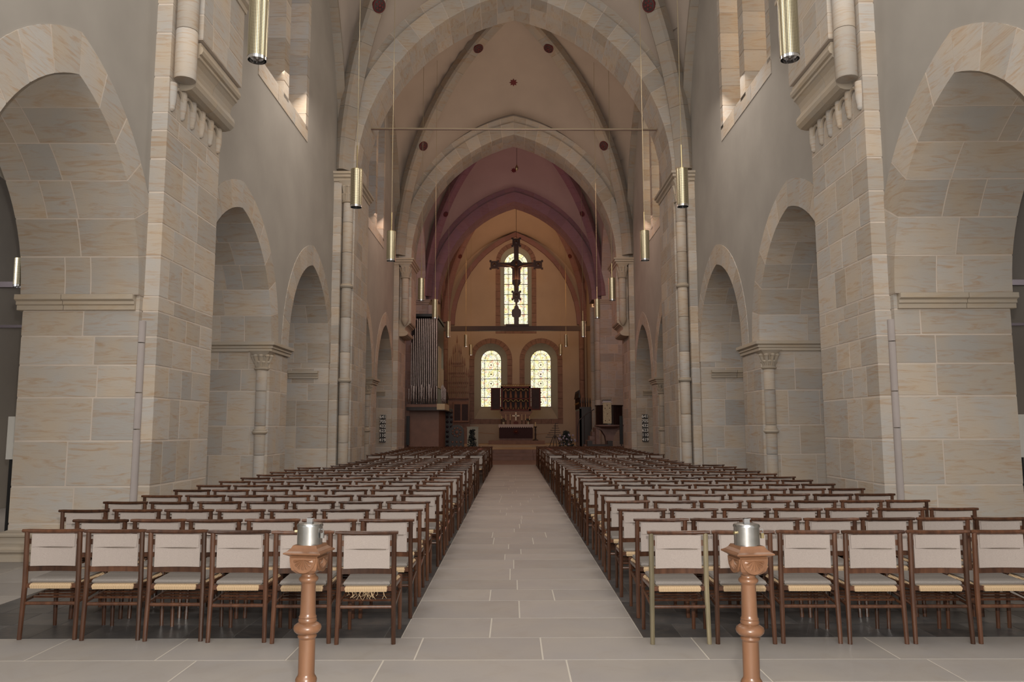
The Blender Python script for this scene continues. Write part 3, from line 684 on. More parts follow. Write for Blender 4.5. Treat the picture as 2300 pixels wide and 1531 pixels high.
# right chancel wall with a lancet giving light
rb = MB(); strips(rb, lambda h, z, d: (XC+W+d, h, z), 41.6, 50, 0, 16.5, [(44.5, 46.2, lambda h: 6.6, lambda h: 12.2)], .8)
o = rb.build('wall_chancel_right', M['vault']); tag(o, 'warm lit chancel side wall beyond the pulpit', 'wall', kind='structure')
g = MB().box(XC+W+.7, XC+W+.72, 44.5, 46.2, 6.6, 12.2).build('window_8', M['clear_r']); tag(g, 'tall side window of the chancel letting warm light in', 'window', kind='structure')
for wi, (xc, hg, zb, zt, ho, zo, hr) in enumerate(LN):
    nm = ['tall upper window behind the hanging crucifix', 'lower round headed window behind the altar, organ side', 'lower round headed window behind the altar, pulpit side'][wi]
    par = thing('window_%d' % (5+wi), (xc, YE, zo), 'stained glass ' + nm, 'window', None, 'structure')
    zs = zt-hg; yg = YE+.6
    # ring of dressed stones
    for i in range(12):
        t0, t1 = pi*i/12+.006, pi*(i+1)/12-.006
        p = []
        for t in (t0, t1):
            for r, y in ((ho, YE-.015), (hr, YE-.015), (hr, YE+.3), (ho, YE+.3)): p.append((xc+r*cos(t), y, zs+r*sin(t)))
        MB().hexa(p).build('surround_stone', M['purple'], par)
    for sx in (-1, 1):
        zz = split(zo, zs, .4, .7)
        for i in range(len(zz)-1): blk(par, xc+sx*ho, xc+sx*hr, YE-.015, YE+.3, zz[i]+.008, zz[i+1]-.008, 'purple', 'surround_stone')
    xs = split(xc-hr, xc+hr, .5, .8)
    for i in range(len(xs)-1): blk(par, xs[i]+.008, xs[i+1]-.008, YE-.015, YE+.3, zo-(hr-ho), zo-.008, 'purple', 'surround_stone')
    # splayed reveal
    sp = MB(); outer = [(xc-ho, zo)]; inner = [(xc-hg, zb)]
    for i in range(17):
        t = pi-pi*i/16; outer.append((xc+ho*cos(t), zs+ho*sin(t))); inner.append((xc+hg*cos(t), zs+hg*sin(t)))
    outer.append((xc+ho, zo)); inner.append((xc+hg, zb))
    sp.rings([[(x, YE, z) for x, z in outer], [(x, yg, z) for x, z in inner]], cap=False)
    sp.build('splayed_reveal', M['plaster'], par)
    MB().add([(x, yg+.03, z) for x, z in inner], [tuple(range(len(inner)))]).build('stained_pane', M['glass'], par)
    ld = MB()
    for i in range(len(inner)-1):
        ld.tube((inner[i][0], yg, inner[i][1]), (inner[i+1][0], yg, inner[i+1][1]), .022, seg=4)
    n = 6 if wi else 7
    for i in range(n):
        z = zb+(zs-zb)*(i)/(n-1); ld.box(xc-hg, xc+hg, yg-.02, yg+.02, z-.018, z+.018)
    for sx in (-1, 1):
        ld.box(xc+sx*hg*.66-.014, xc+sx*hg*.66+.014, yg-.015, yg+.015, zb, zs)
        ld.box(xc+sx*hg*.58-.006, xc+sx*hg*.58+.006, yg-.01, yg+.01, zb, zs)
    for rr in (.66, .58):
        pts = [(xc+hg*rr*cos(pi*i/10), yg, zs+hg*rr*sin(pi*i/10)) for i in range(11)]
        for i in range(10): ld.tube(pts[i], pts[i+1], .014 if rr > .6 else .008, seg=4)
    for t in (pi/4, pi/2, 3*pi/4): ld.tube((xc+hg*.66*cos(t), yg, zs+hg*.66*sin(t)), (xc+hg*cos(t), yg, zs+hg*sin(t)), .014, seg=4)
    ld.build('window_lead', M['iron'], par)
    if wi:
        ro = MB()
        for i in range(n-1):
            zc = zb+(zs-zb)*(i+.5)/(n-1)
            for k in range(10):
                t0, t1 = 2*pi*k/10, 2*pi*(k+1)/10
                ro.tube((xc+.17*cos(t0), yg, zc+.17*sin(t0)), (xc+.17*cos(t1), yg, zc+.17*sin(t1)), .011, seg=4)
            ro.ball((xc, yg, zc), .05, 8, 1)
            for sx in (-1, 1):
                for q in (-.2, .2): ro.ball((xc+sx*hg*.83, yg, zc+q), .028, 6)
        ro.build('glass_rosettes', M['redp'], par)
# corner shafts and wall rib of the east wall
for s in (-1, 1):
    X = lambda a: XC+s*a
    P = thing('pillar', (X(4.35), 49.75, .75), f'dark corner shaft of the east wall, {"organ" if s<0 else "pulpit"} side', 'pillar', None, 'structure')
    for za, zb in ((.7, 2.6), (2.6, 4.6), (4.6, 6.6), (6.6, 8.2)):
        MB().lathe((X(4.38), 49.75, 0), [(.17, za+.01), (.17, zb-.01)], 12).build('shaft_drum', M['purple'], P, smooth=True)
er = thing('wall_rib', (.2, 49.9, 8.2), 'pointed stone rib framing the upper east window', 'rib', None, 'structure')
arch_blocks(er, lambda h, z, d: (.2+h, 49.75+d, z), 3.95, 5.8, 8.2, .28, 0, .25, 10, lambda i: [0, .25], 'ribred', name='rib_stone')
# steps and chancel floor
st = thing('chancel_steps', (CX, 40.5, 0), 'three broad reddish stone steps rising to the chancel at the end of the aisle', 'steps', kind='structure')
for i, (y, z) in enumerate(((38.6, .16), (39.1, .32), (39.6, .48))):
    for k, (a, b) in enumerate(((-3.0, -1.0), (-1.0, 1.0), (1.0, 3.0))):
        blk(st, a+.005, b-.005, y, y+.49 if i < 2 else y+1.2, 0 if i == 0 else .16*i, z, 'carpet', 'step_stone')
b = MB().box(-6.2, 6.3, 40.6, 50.9, -.2, .48).box(-4.6, 4.7, 44.6, 50.9, .48, .62).build('floor_chancel', M['warmslab']); tag(b, 'raised warm brown stone floor of the chancel', 'floor', kind='structure')
b = MB().box(-12, 12, 34.0, 40.7, -.2, .001).build('floor_crossing', M['carpet']); tag(b, 'reddish stone floor of the crossing', 'floor', kind='structure')

# altar -------------------------------------------------------------
AY = 47.0; ax = .18
pl = thing('altar_platform', (ax, AY, .62), 'low reddish stone platform under the altar', 'platform')
for i in range(4): blk(pl, ax-1.62+.83*i, ax-1.62+.83*(i+1)-.006, AY-.9, AY+1.2, .62, .84, 'carpet', 'platform_slab')
al = thing('altar', (ax, AY, .84), 'altar table dressed with dark frontal and pale scalloped linen', 'altar')
MB().box(ax-.98, ax+.98, AY-.45, AY+.55, .84, 1.66).build('altar_block', M['purple'], al)
MB().box(ax-1.0, ax+1.0, AY-.50, AY-.46, .98, 1.66).build('frontal', M['antep'], al)
MB().box(ax-1.03, ax+1.03, AY-.53, AY+.6, 1.66, 1.80).build('linen_top', M['linen'], al)
sc_ = MB()
for i in range(16):
    x = ax-1.03+2.06*(i+.5)/16; sc_.prism([(x-.064, 1.67), (x+.064, 1.67), (x+.03, 1.61), (x, 1.585), (x-.03, 1.61)], 'y', AY-.535, AY-.50)
sc_.build('scalloped_edge', M['linen'], al)
b = MB()
for k in range(10): b.ball((ax+.13*cos(k*pi/5), AY-.51, 1.36+.13*sin(k*pi/5)), .03, 6)
b.ball((ax, AY-.51, 1.36), .09, 8); b.build('embroidered_medallion', M['red'], al)
re = thing('altarpiece', (ax, AY+.6, 1.80), 'carved winged altarpiece with gilded niches standing on the altar', 'altarpiece')
yb = AY+.55
MB().box(ax-.86, ax+.86, yb, yb+.35, 1.80, 2.52).prism([(ax-.86, 2.36), (ax-1.0, 2.52), (ax-1.0, 2.62), (ax+1.0, 2.62), (ax+1.0, 2.52), (ax+.86, 2.36)], 'y', yb-.02, yb+.37).build('predella', M['purple'], re)
MB().box(ax-.92, ax+.92, yb+.3, yb+.38, 2.62, 4.1).build('shrine_back', M['panel'], re)
fr = MB().box(ax-.92, ax-.80, yb-.05, yb+.35, 2.62, 4.12).box(ax+.80, ax+.92, yb-.05, yb+.35, 2.62, 4.12).box(ax-.92, ax+.92, yb-.05, yb+.35, 4.0, 4.12).box(ax-.92, ax+.92, yb-.05, yb+.35, 2.62, 2.72).box(ax-.92, ax+.92, yb-.02, yb+.35, 3.31, 3.38)
fr.build('shrine_frame', M['red'], re)
cr = MB()
for i in range(13):
    x = ax-.90+1.8*(i+.5)/13
    cr.path([(x-.06, yb, 4.14), (x-.05, yb, 4.20), (x, yb, 4.26), (x+.05, yb, 4.20), (x+.06, yb, 4.14)], .014, 5)
cr.box(ax-.95, ax+.95, yb-.06, yb+.1, 4.11, 4.15); cr.build('gilded_cresting', M['gold'], re)
for row, z in enumerate((2.74, 3.40)):
    for i in range(5):
        x = ax+(-.62+.31*i)
        f = MB(); f.lathe((x, yb+.12, z), [(.08, 0), (.09, .12), (.06, .28), (.075, .38), (.03, .42)], 8); f.ball((x, yb+.10, z+.46), .045, 8)
        f.build('carved_figure', M['org'], re, smooth=True)
        b = MB(); pts = [(x+.12*cos(pi*k/8), yb+.02, z+.42+.13*sin(pi*k/8)) for k in range(9)]
        b.path(pts, .022, 5)
        b.build('gilded_canopy', M['gold'], re)
for i in range(6): MB().lathe((ax-.78+.312*i, yb-.02, 2.72), [(.028, 0), (.03, .05), (.012, .12)], 6).build('gilded_finial', M['gold'], re)
for sx in (-1, 1):
    x0, x1 = ax+sx*.93, ax+sx*1.52
    wg = MB().box(x0, x1, yb-.02, yb+.05, 2.66, 4.02).build('wing', M['red'], re)
    MB().box(x0+sx*.06, x1-sx*.08, yb-.03, yb-.02, 2.74, 3.94).build('wing_panel', M['panel'], wg)
cx = thing('altar_cross', (ax, AY-.1, 1.80), 'small pale standing cross in the middle of the altar', 'cross')
MB().box(ax-.035, ax+.035, AY-.12, AY-.08, 2.02, 2.48).box(ax-.18, ax+.18, AY-.12, AY-.08, 2.27, 2.34).ball((ax-.18, AY-.1, 2.305), .05, 8).ball((ax+.18, AY-.1, 2.305), .05, 8).ball((ax, AY-.1, 2.47), .05, 8).build('cross_body', M['white'], cx)
MB().box(ax-.14, ax+.14, AY-.16, AY-.04, 1.80, 1.96).box(ax-.02, ax+.02, AY-.12, AY-.08, 1.94, 2.04).build('cross_foot', M['red'], cx)
for i, (dx, zt) in enumerate(((-.84, 2.30), (-.60, 2.40), (-.34, 2.40), (.36, 2.40), (.58, 2.40), (.82, 2.30))):
    t = thing('altar_candlestick', (ax+dx, AY, 1.80), f'dark candlestick with tall yellow candle on the altar, {["outermost","middle","innermost","innermost","middle","outermost"][i]} of three on the {"organ" if i<3 else "pulpit"} side', 'candlestick', 'altar candlesticks')
    MB().lathe((ax+dx, AY, 1.80), [(.055, 0), (.05, .02), (.018, .05), (.025, .10), (.015, .16), (.04, .22), (.04, .24)], 8).build('stick', M['iron'], t, smooth=True)
    MB().lathe((ax+dx, AY, 2.04), [(.018, 0), (.018, zt-2.04)], 8).build('candle', M['wax'], t)
for sx in (-1, 1):
    t = thing('flower_vase', (ax+sx*.74, AY-.2, 1.80), f'pale vase with small bouquet on the {"organ" if sx<0 else "pulpit"} side end of the altar', 'vase', 'altar vases')
    MB().lathe((ax+sx*.74, AY-.2, 1.80), [(.05, 0), (.06, .08), (.045, .15)], 10).build('vase_body', M['green'], t, smooth=True)
    b = MB()
    for k in range(12): b.ball((ax+sx*.74+rnd.uniform(-.1, .1), AY-.2+rnd.uniform(-.05, .05), 1.98+rnd.uniform(0, .16)), .035, 6)
    b.build('bouquet', M['leafm'], t)
t = thing('paschal_candlestick', (1.34, 46.6, .84), 'tall dark floor candlestick with candle beside the altar', 'candlestick')
MB().lathe((1.34, 46.6, .84), [(.17, 0), (.17, .03), (.14, .05), (.06, .08), (.04, .2), (.055, .35), (.035, .5), (.05, .65), (.035, .72), (.09, .80), (.09, .83)], 10).build('stand', M['iron'], t, smooth=True)
MB().lathe((1.34, 46.6, 1.67), [(.03, 0), (.028, .26)], 8).build('candle', M['wax'], t)
# votive candle tree
t = thing('candle_tree', (2.35, 44.0, .48), 'dark wooden candle tree with seven tiered bars on splayed legs', 'candle stand')
b = MB()
for q in (-.33, -.1, .12, .36): b.tube((2.35+q, 44.0, .48), (2.35+q*.2, 44.0, 1.15), .02, seg=6)
b.build('legs', M['iron'], t); MB().tube((2.35, 44, 1.0), (2.38, 44, 1.85), .02, seg=6).build('stem', M['iron'], t)
for i in range(7):
    hw = .42-.04*i; z = 1.05+.125*i; MB().box(2.35-hw-.1+.05*i, 2.35+hw-.02, 43.96, 44.04, z, z+.035).build('candle_bar', M['iron'], t)
# barrier rope
b = MB(); b.path([(-2.0+.19*i, 45.2, 1.32-.10*sin(pi*i/20)) for i in range(6)] , .012, 5)
b.path([(1.35+.1*i, 45.2, 1.22+.06*(i/8)) for i in range(9)], .012, 5)
o = b.build('barrier_rope', M['rope']); tag(o, 'thin barrier rope strung beside the altar', 'rope')
# crucifix on its beam
bm = thing('rood_beam', (.3, 45, 7.2), 'dark timber beam spanning the chancel under the crucifix', 'beam')
MB().box(-4.62, 4.72, 44.9, 45.1, 7.19, 7.47).build('beam', M['beam'], bm); MB().box(-.40, .95, 44.86, 45.14, 7.47, 7.58).build('plinth_board', M['beam'], bm)
cf = thing('crucifix', (.22, 45, 7.58), 'large dark crucifix with square ended arms silhouetted against the window', 'crucifix')
cxx = .22
def quatre(b, x, z, r):
    b.box(x-r, x+r, 44.95, 45.05, z-r, z+r)
    for dx, dz in ((-1, -1), (-1, 1), (1, -1), (1, 1)): b.box(x+dx*r-.06, x+dx*r+.06, 44.96, 45.04, z+dz*r-.06, z+dz*r+.06)
b = MB(); b.box(cxx-.14, cxx+.14, 44.96, 45.04, 8.9, 12.3).box(cxx-1.1, cxx+1.1, 44.96, 45.04, 10.96, 11.24)
b.build('cross_body', M['dkwood'], cf)
for (x, z) in ((cxx, 12.45), (cxx-1.29, 11.1), (cxx+1.29, 11.1), (cxx, 9.28)):
    b = MB(); quatre(b, x, z, .225); b.build('square_end', M['dkwood'], cf)
    b = MB(); b.lathe((0, 0, 0), [(.15, 0), (.15, .03), (.12, .03), (.10, .015), (.01, .025)], 12)
    b.v = [(x+p[0], 44.94-p[2], z+p[1]) for p in b.v]; b.build('carved_roundel', M['dkwood'], cf)
b = MB(); b.prism([(cxx-.245, 9.98), (cxx-.245, 10.86), (cxx-.33, 10.96), (cxx-.33, 11.24), (cxx-.18, 11.40), (cxx+.18, 11.40), (cxx+.33, 11.24), (cxx+.33, 10.96), (cxx+.245, 10.86), (cxx+.245, 9.98), (cxx+.12, 9.83), (cxx-.12, 9.83)], 'y', 44.93, 45.02); b.build('broad_panel', M['dkwood'], cf)
b = MB(); b.prism([(cxx-.13, 9.1), (cxx+.13, 9.1), (cxx+.05, 8.78), (cxx+.05, 8.70), (cxx+.12, 8.62), (cxx+.14, 8.5), (cxx+.25, 8.42), (cxx+.28, 8.28), (cxx+.25, 8.05), (cxx+.14, 7.98), (cxx+.14, 7.58), (cxx-.14, 7.58), (cxx-.14, 7.98), (cxx-.25, 8.05), (cxx-.28, 8.28), (cxx-.25, 8.42), (cxx-.14, 8.5), (cxx-.12, 8.62), (cxx-.05, 8.70), (cxx-.05, 8.78)], 'y', 44.94, 45.06); b.build('shaped_foot', M['dkwood'], cf)
# body of the figure on the cross: one skin
b = MB(); b.path([(cxx, 44.86, 11.28), (cxx, 44.86, 11.12), (cxx, 44.87, 11.04), (cxx, 44.86, 10.85), (cxx+.01, 44.86, 10.6), (cxx+.02, 44.86, 10.4), (cxx+.01, 44.84, 10.1), (cxx, 44.86, 9.75), (cxx, 44.84, 9.62)], [.06, .09, .045, .13, .10, .12, .09, .05, .04], 10)
for sx in (-1, 1): b.path([(cxx+sx*.10, 44.87, 10.95), (cxx+sx*.45, 44.88, 11.06), (cxx+sx*.80, 44.9, 11.12), (cxx+sx*.92, 44.9, 11.14)], [.055, .04, .028, .03], 8)
b.build('figure', M['beam'], cf, smooth=True)
b = MB(); b.tube((cxx, 45, 12.65), (cxx, 45, 15.2), .012, seg=5); b.build('hanging_wire', M['iron'], cf)

# choir furniture ---------------------------------------------------
for s, x0 in ((-1, -3.75), (1, 3.60)):
    t = thing('choir_screen', (x0, 43, .48), f'dark carved choir stall with openwork spires, {"organ" if s<0 else "pulpit"} side', 'choir stall')
    MB().box(x0, x0+s*.10, 42.2, 44.9, .48, 2.6).box(x0, x0+s*.75, 42.2, 42.3, .48, 2.7).build('panelling', M['dkwood'], t)
    b = MB()
    for k in range(8):
        y = 42.25+.36*k; b.tube((x0, y, 2.6), (x0, y, 3.25), .03, seg=5); b.lathe((x0, y, 3.2), [(.09, 0), (.07, .1), (.015, .42)], 6)
    for k in range(6):
        x = x0+s*(.06+.13*k); b.tube((x, 42.25, 2.6), (x, 42.25, 2.95), .025, seg=5); b.lathe((x, 42.25, 2.92), [(.05, 0), (.04, .06), (.01, .28)], 6)
    b.build('spires', M['dkwood'], t)
    b = MB()
    for k in range(8): b.ball((x0-s*.02, 42.4+.3*k, 2.9), .055, 6)
    b.build('gilded_bosses', M['gold'], t)
    b = MB()
    for k in range(7): b.box(x0-s*.03, x0, 42.4+.36*k, 42.43+.36*k, .6, 2.5)
    b.build('stall_ribs', M['org'], t)
# sacrament tower and cupboard on the organ side
t = thing('sacrament_tower', (-3.35, 48.6, .62), 'tall slender carved stone tower beside the east wall, organ side', 'tower')
b = MB()
for k in range(11):
    x = -3.97+.12*k; hgt = 6.9-abs(k-4)*.36-(.25 if k % 2 else 0); b.box(x-.018, x+.018, 48.5, 48.7, 3.4, hgt); b.lathe((x, 48.6, hgt), [(.05, 0), (.055, .06), (.01, .5)], 5)
    for z in (3.7, 4.3, 4.9, 5.5):
        if z < hgt-.3: b.path([(x-.06, 48.55, z), (x-.03, 48.55, z+.13), (x, 48.55, z+.2), (x+.03, 48.55, z+.13), (x+.06, 48.55, z)], .016, 4)
for z in (3.4, 4.1, 4.75, 5.4): b.box(-3.98+.10*(z-3.4), -2.76-.16*(z-3.4), 48.52, 48.66, z, z+.07)
b.build('tracery', M['purple'], t); MB().box(-4.0, -2.7, 48.62, 48.95, .62, 3.4).build('tower_base', M['purple'], t)
t = thing('wall_cupboard', (-3.2, 48.4, 2.0), 'wooden wall cupboard with two dark doors under the carved tower', 'cupboard')
MB().box(-3.68, -2.72, 48.35, 48.6, 1.95, 3.2).build('body', M['org'], t)
for x in (-3.62, -3.15): MB().box(x, x+.38, 48.33, 48.35, 2.05, 3.05).build('door', M['panel'], t)
# white lectern block
t = thing('lectern_block', (-2.05, 40.9, .48), 'plain pale grey lectern block at the head of the organ side chairs', 'lectern')
MB().box(-2.38, -1.80, 40.8, 41.15, .48, 1.60).build('body', M['green'], t); MB().box(-2.40, -1.78, 40.78, 41.17, 1.60, 1.65).build('top', M['green'], t)
# plants
def plant(x, y, z, wd, h, label, flowers=False, group=None):
    t = thing('flower_arrangement' if flowers else 'leafy_plant', (x, y, z), label, 'plant', group)
    if flowers:
        MB().boxloft(x-.28, x+.28, y-.2, y+.2, [(0, z), (0, z+.42), (.02, z+.45)]).build('planter', M['linen'], t)
    else: MB().lathe((x, y, z), [(.16, 0), (.22, .25), (.22, .3)], 10).build('pot', M['iron'], t)
    b = MB()
    for k in range(420):
        a, q = rnd.uniform(0, 2*pi), rnd.uniform(0, 1)
        cz = z+(.42 if flowers else .15)+h*rnd.random(); rr = wd*.5*sqrt(q)*(1-.8*abs((cz-z)/h-.45))
        c = Vector((x+rr*cos(a), y+rr*sin(a)*.6, cz)); d = Vector((rnd.uniform(-1, 1), rnd.uniform(-1, 1), rnd.uniform(-.4, 1))).normalized()*rnd.uniform(.05, .10); e = d.orthogonal().normalized()*.032
        b.add([c-d, c+e, c+d, c-e], [(0, 1, 2, 3)])
    b.build('leaves', M['leafm'], t, kind='stuff')
    if flowers:
        b = MB()
        for k in range(26): a = rnd.uniform(0, 2*pi); b.ball((x+wd*.45*rnd.random()*cos(a), y-.15+.2*sin(a)*rnd.random(), z+.5+h*.8*rnd.random()), .05, 6)
        b.build('blossoms', M['petal'], t, kind='stuff')
t = thing('choir_bench', (-2.7, 38, 0), 'dark carved bench end with round rosette top between the organ and the lectern block', 'bench')
pts = [(-3.08, 0), (-2.36, 0), (-2.36, 1.35)] + [(-2.72+.36*cos(pi*k/10), 1.38+.36*sin(pi*k/10)) for k in range(11)] + [(-3.08, 1.35)]
MB().prism(pts, 'y', 37.95, 38.15).build('bench_end', M['dkwood'], t); MB().box(-2.93, -2.4, 38.15, 39.6, .35, .45).build('seat', M['dkwood'], t)
b = MB()
for k in range(9): b.ball((-2.72+.2*cos(k*2*pi/9), 37.94, 1.38+.2*sin(k*2*pi/9)), .055, 6, 1)
for k in range(3):
    for j in range(4): b.ball((-2.92+.2*k, 37.94, .25+.22*j), .06, 6, 1)
b.ball((-2.72, 37.94, 1.38), .09, 8, 1); b.build('carved_rosettes', M['org'], t, kind='stuff')
t = thing('carved_screen', (-3.35, 38.8, 0), 'dark openwork carved screen behind the organ case', 'screen')
MB().box(-3.75, -2.98, 38.75, 38.85, 0, 2.5).build('screen_panel', M['dkwood'], t)
b = MB()
for k in range(4):
    for j in range(10): b.ball((-3.64+.2*k, 38.74, .2+.24*j), .07, 6, 1)
b.build('leaf_carving', M['panel'], t, kind='stuff')
plant(-1.98, 38.2, 0, .5, 1.35, 'dark leafy pot plant beside the carved bench end and the lectern block')
plant(2.55, 37.4, .0, 1.1, 1.0, 'flower arrangement with pale lilac blossoms in a planter before the pulpit stairs', True)

# organ ------------------------------------------------------------
og = thing('pipe_organ', (-3.9, 36, 0), 'choir organ with tall tin pipes above a reddish wooden case', 'organ')
MB().box(-4.62, -3.30, 34.9, 38.3, 0, 2.35).build('lower_case', M['org'], og)
MB().box(-4.70, -3.02, 34.45, 38.5, 2.35, 2.52).build('soffit', M['dkwood'], og)
MB().box(-4.70, -3.35, 34.42, 34.50, 2.50, 2.62).build('front_ledge', M['org'], og)
MB().box(-3.35, -3.00, 34.42, 36.8, 2.38, 2.64).build('side_ledge', M['orgl'], og)
MB().box(-4.62, -3.42, 35.3, 38.3, 2.6, 6.5).build('upper_case', M['dkwood'], og)
MB().box(-4.40, -3.38, 34.6, 38.4, 6.55, 6.67).build('top_board', M['black'], og)
for k in range(4):
    MB().box(-3.42, -3.38, 35.5+.66*k, 36.1+.66*k, 3.4, 5.3 if k < 2 else 4.4).build('side_panel', M['orgl'], og)
def pipe(par, x, y, z0, z1, r):
    b = MB(); b.lathe((x, y, 0), [(r*.25, z0), (r, z0+min(.5, (z1-z0)*.22)), (r, z1)], 10)
    o = b.build('organ_pipe', M['tin'], par, smooth=True)
    zm = z0+min(.5, (z1-z0)*.22)+.02
    MB().box(x-r*.55, x+r*.55, y-r-.006, y-r*.7, zm, zm+r*.6).build('pipe_mouth', M['iron'], o)
nb = 14
for k in range(nb): pipe(og, -4.56+1.12*k/(nb-1), 34.92, 2.64, (6.50 if k > 2 else 5.4+.35*k), .031)
for k in range(12): pipe(og, -4.62+1.24*k/11, 34.62, 2.64, 3.30+.12*abs(math.sin(k*1.7))+.05*(k % 3), .032)
for k in range(8): pipe(og, -3.16+.02*(k % 2), 34.65+.26*k, 2.64, 3.45-.02*k+.08*(k % 2), .03)

# pulpit ------------------------------------------------------------
pu = thing('pulpit', (4.45, 36.2, 0), 'stone pulpit with dark wooden drum and embroidered cloth over the front', 'pulpit')
px, py = 4.45, 36.2
b = MB()
for k in range(14):
    a0, a1 = pi*1.0+pi*k/14+.01, pi+pi*(k+1)/14-.01
    p = []
    for z in (1.69, 2.58):
        p += [(px+.62*cos(a0), py+.62*sin(a0), z), (px+.62*cos(a1), py+.62*sin(a1), z), (px+.56*cos(a1), py+.56*sin(a1), z), (px+.56*cos(a0), py+.56*sin(a0), z)]
    MB().hexa(p).build('drum_plank', M['dkwood'], pu)
MB().lathe((px, py, 2.56), [(.64, 0), (.66, .02), (.66, .05), (.60, .05)], 24).build('drum_rim', M['dkwood'], pu)
MB().lathe((px, py, 1.55), [(.30, -.0), (.55, .05), (.68, .10), (.68, .16), (.3, .16)], 24).build('stone_platform', M['purple'], pu, smooth=True)
b = MB(); b.rings([[(px-q, py-.1, z), (px+q, py-.1, z), (px+q, py+.5, z), (px-q, py+.5, z)] for q, z in ((.16, 0), (.15, .9), (.2, 1.2), (.36, 1.45), (.6, 1.56))]); b.build('vaulted_stem', M['purple'], pu)
MB().box(px-.62, px-.46, py-.05, py+.3, 0, 1.56).build('side_support', M['purple'], pu)
MB().box(4.10, 4.48, py-.66, py-.63, 1.77, 2.72).build('pulpit_cloth', M['pcloth'], pu)
b = MB(); b.box(4.06, 4.52, py-.62, py-.1, 2.70, 2.74); b.box(4.1, 4.48, py-.62, py-.1, 2.74, 2.80); b.build('book_rest', M['linen'], pu)
MB().box(4.11, 4.47, py-.6, py-.15, 2.80, 2.84).build('open_book', M['black'], pu)
b = MB()
for (x, z) in ((4.29, 2.60), (4.19, 2.46), (4.40, 2.46), (4.2, 1.9), (4.38, 1.92), (4.3, 2.2)): b.ball((x, py-.665, z), .022, 6)
b.build('embroidery', M['red'], pu)
ps = thing('pulpit_stairs', (3.4, 37, 0), 'reddish stone stairs climbing to the pulpit with thin dark handrail', 'stairs')
for k in range(8): blk(ps, 3.02+.12*k, 4.0, 37.0, 37.9, .20*k, .20*k+.195, 'purple', 'step_stone')
b = MB(); b.path([(3.05, 37.0, .9), (3.05, 37, 1.6), (3.15, 37, 1.95), (3.5, 37, 2.25), (3.85, 37, 2.45)], .022, 6); b.tube((3.38, 37, .8), (3.38, 37, 2.15), .015, seg=5); b.tube((3.72, 37, 1.5), (3.72, 37, 2.4), .015, seg=5); b.build('handrail', M['iron'], ps)
# loudspeakers and low benches
for (x, y, lb) in ((4.82, 34.9, 'slim black column loudspeaker in front of the pulpit'), (-4.55, 34.0, 'slim black column loudspeaker in front of the organ case')):
    t = thing('column_speaker', (x, y, 0), lb, 'loudspeaker')
    MB().box(x-.07, x+.07, y-.06, y+.06, .85, 2.1).build('speaker_body', M['black'], t); MB().tube((x, y, .02), (x, y, .87), .02, seg=6).build('stand_pole', M['black'], t); MB().lathe((x, y, 0), [(.18, 0), (.18, .02), (.03, .04)], 10).build('stand_foot', M['black'], t)
t = thing('low_bench', (3.85, 35.0, 0), 'low dark bench with raised ends behind the last chairs', 'bench')
MB().box(3.35, 4.35, 34.8, 35.2, .5, .85).build('seat', M['dkwood'], t)
for x in (3.3, 4.2): MB().box(x, x+.22, 34.78, 35.22, 0, 1.0).build('end_block', M['dkwood'], t)

# hymn boards -------------------------------------------------------
def text(body, size, loc, mat, parent, name, rot=(pi/2, 0, 0)):
    cu = bpy.data.curves.new(name, 'FONT'); cu.body = body; cu.size = size; cu.align_x = 'CENTER'; cu.align_y = 'CENTER'; cu.extrude = .002; cu.offset = .003
    cu.materials.append(mat); o = bpy.data.objects.new(name, cu); COL.objects.link(o); po = woff(parent)
    o.location = (loc[0]-po[0], loc[1]-po[1], loc[2]-po[2]); o.rotation_euler = rot; o.parent = parent; return o
for s, x in ((-1, -4.97), (1, 5.05)):
    t = thing('hymn_board', (x, 29.96, 1.0), f'column of six black hymn number plates on the pier by the {"organ" if s<0 else "pulpit"}', 'number board')
    for k, n in enumerate(('641', '705', '432', '623', '110', '419')):
        z = 2.0-.176*k
        pz = MB().box(x-.11, x+.11, 29.93, 29.97, z-.078, z+.078).build('number_plate', M['black'], t)
        text(n, .165, (x, 29.925, z), M['white'], t, 'digits')

# tie rod
tr = thing('tie_rail', (XC, 20.6, 9.5), 'thin dark horizontal metal rail across the first vault arch', 'rail')
MB().tube((-3.98, 20.85, 9.82), (4.0, 20.85, 9.78), .03, seg=8).build('rail_bar', M['bar'], tr)
MB().tube((-3.98, 20.80, 9.825), (4.0, 20.80, 9.785), .011, seg=6).build('light_strip', M['cable'], tr)

# ------------------------------------------------------------------ pendant lamps
def lamp(x, y, zb, ln, label, r=.105, group='perforated brass pendant lamps', top=13.4):
    if top is None:
        top = 14.0
        for y0, y1, xc in BAYS:
            if y0 <= y <= y1: top = 8.2+vheight((x-xc)/(W+.02), (y-(y0+y1)/2)/((y1-y0)/2))+.05
    t = thing('pendant_lamp', (x, y, zb), label, 'lamp', group)
    b = MB(); b.lathe((x, y, zb), [(r*.86, ln), (r, ln), (r, .035), (r*.96, .035)], 28, cap=False); b.add([], [])
    b.build('perforated_shade', M['perf'], t, loc=(x, y, zb), smooth=True)
    MB().lathe((x, y, zb), [(r*.97, .04), (r*.97, 0), (r*.93, 0), (r*.88, .10), (r*.7, .12)], 28, cap=False).build('reflector_ring', M['chrome'], t, smooth=True)
    MB().lathe((x, y, zb), [(r, ln-.012), (r*1.01, ln), (r*.3, ln+.006), (.012, ln+.03)], 24).build('top_cap', M['brass'], t, smooth=True)
    MB().lathe((x, y, zb), [(r*.72, .115), (r*.72, .12)], 20).build('lens', M['chrome'], t)
    MB().tube((x, y, zb+ln+.02), (x, y, zb+ln+.45), .012, seg=6).build('stem', M['brass'], t)
    MB().tube((x, y, zb+ln+.4), (x, y, top), .0065, seg=5).build('cable', M['cable'], t)
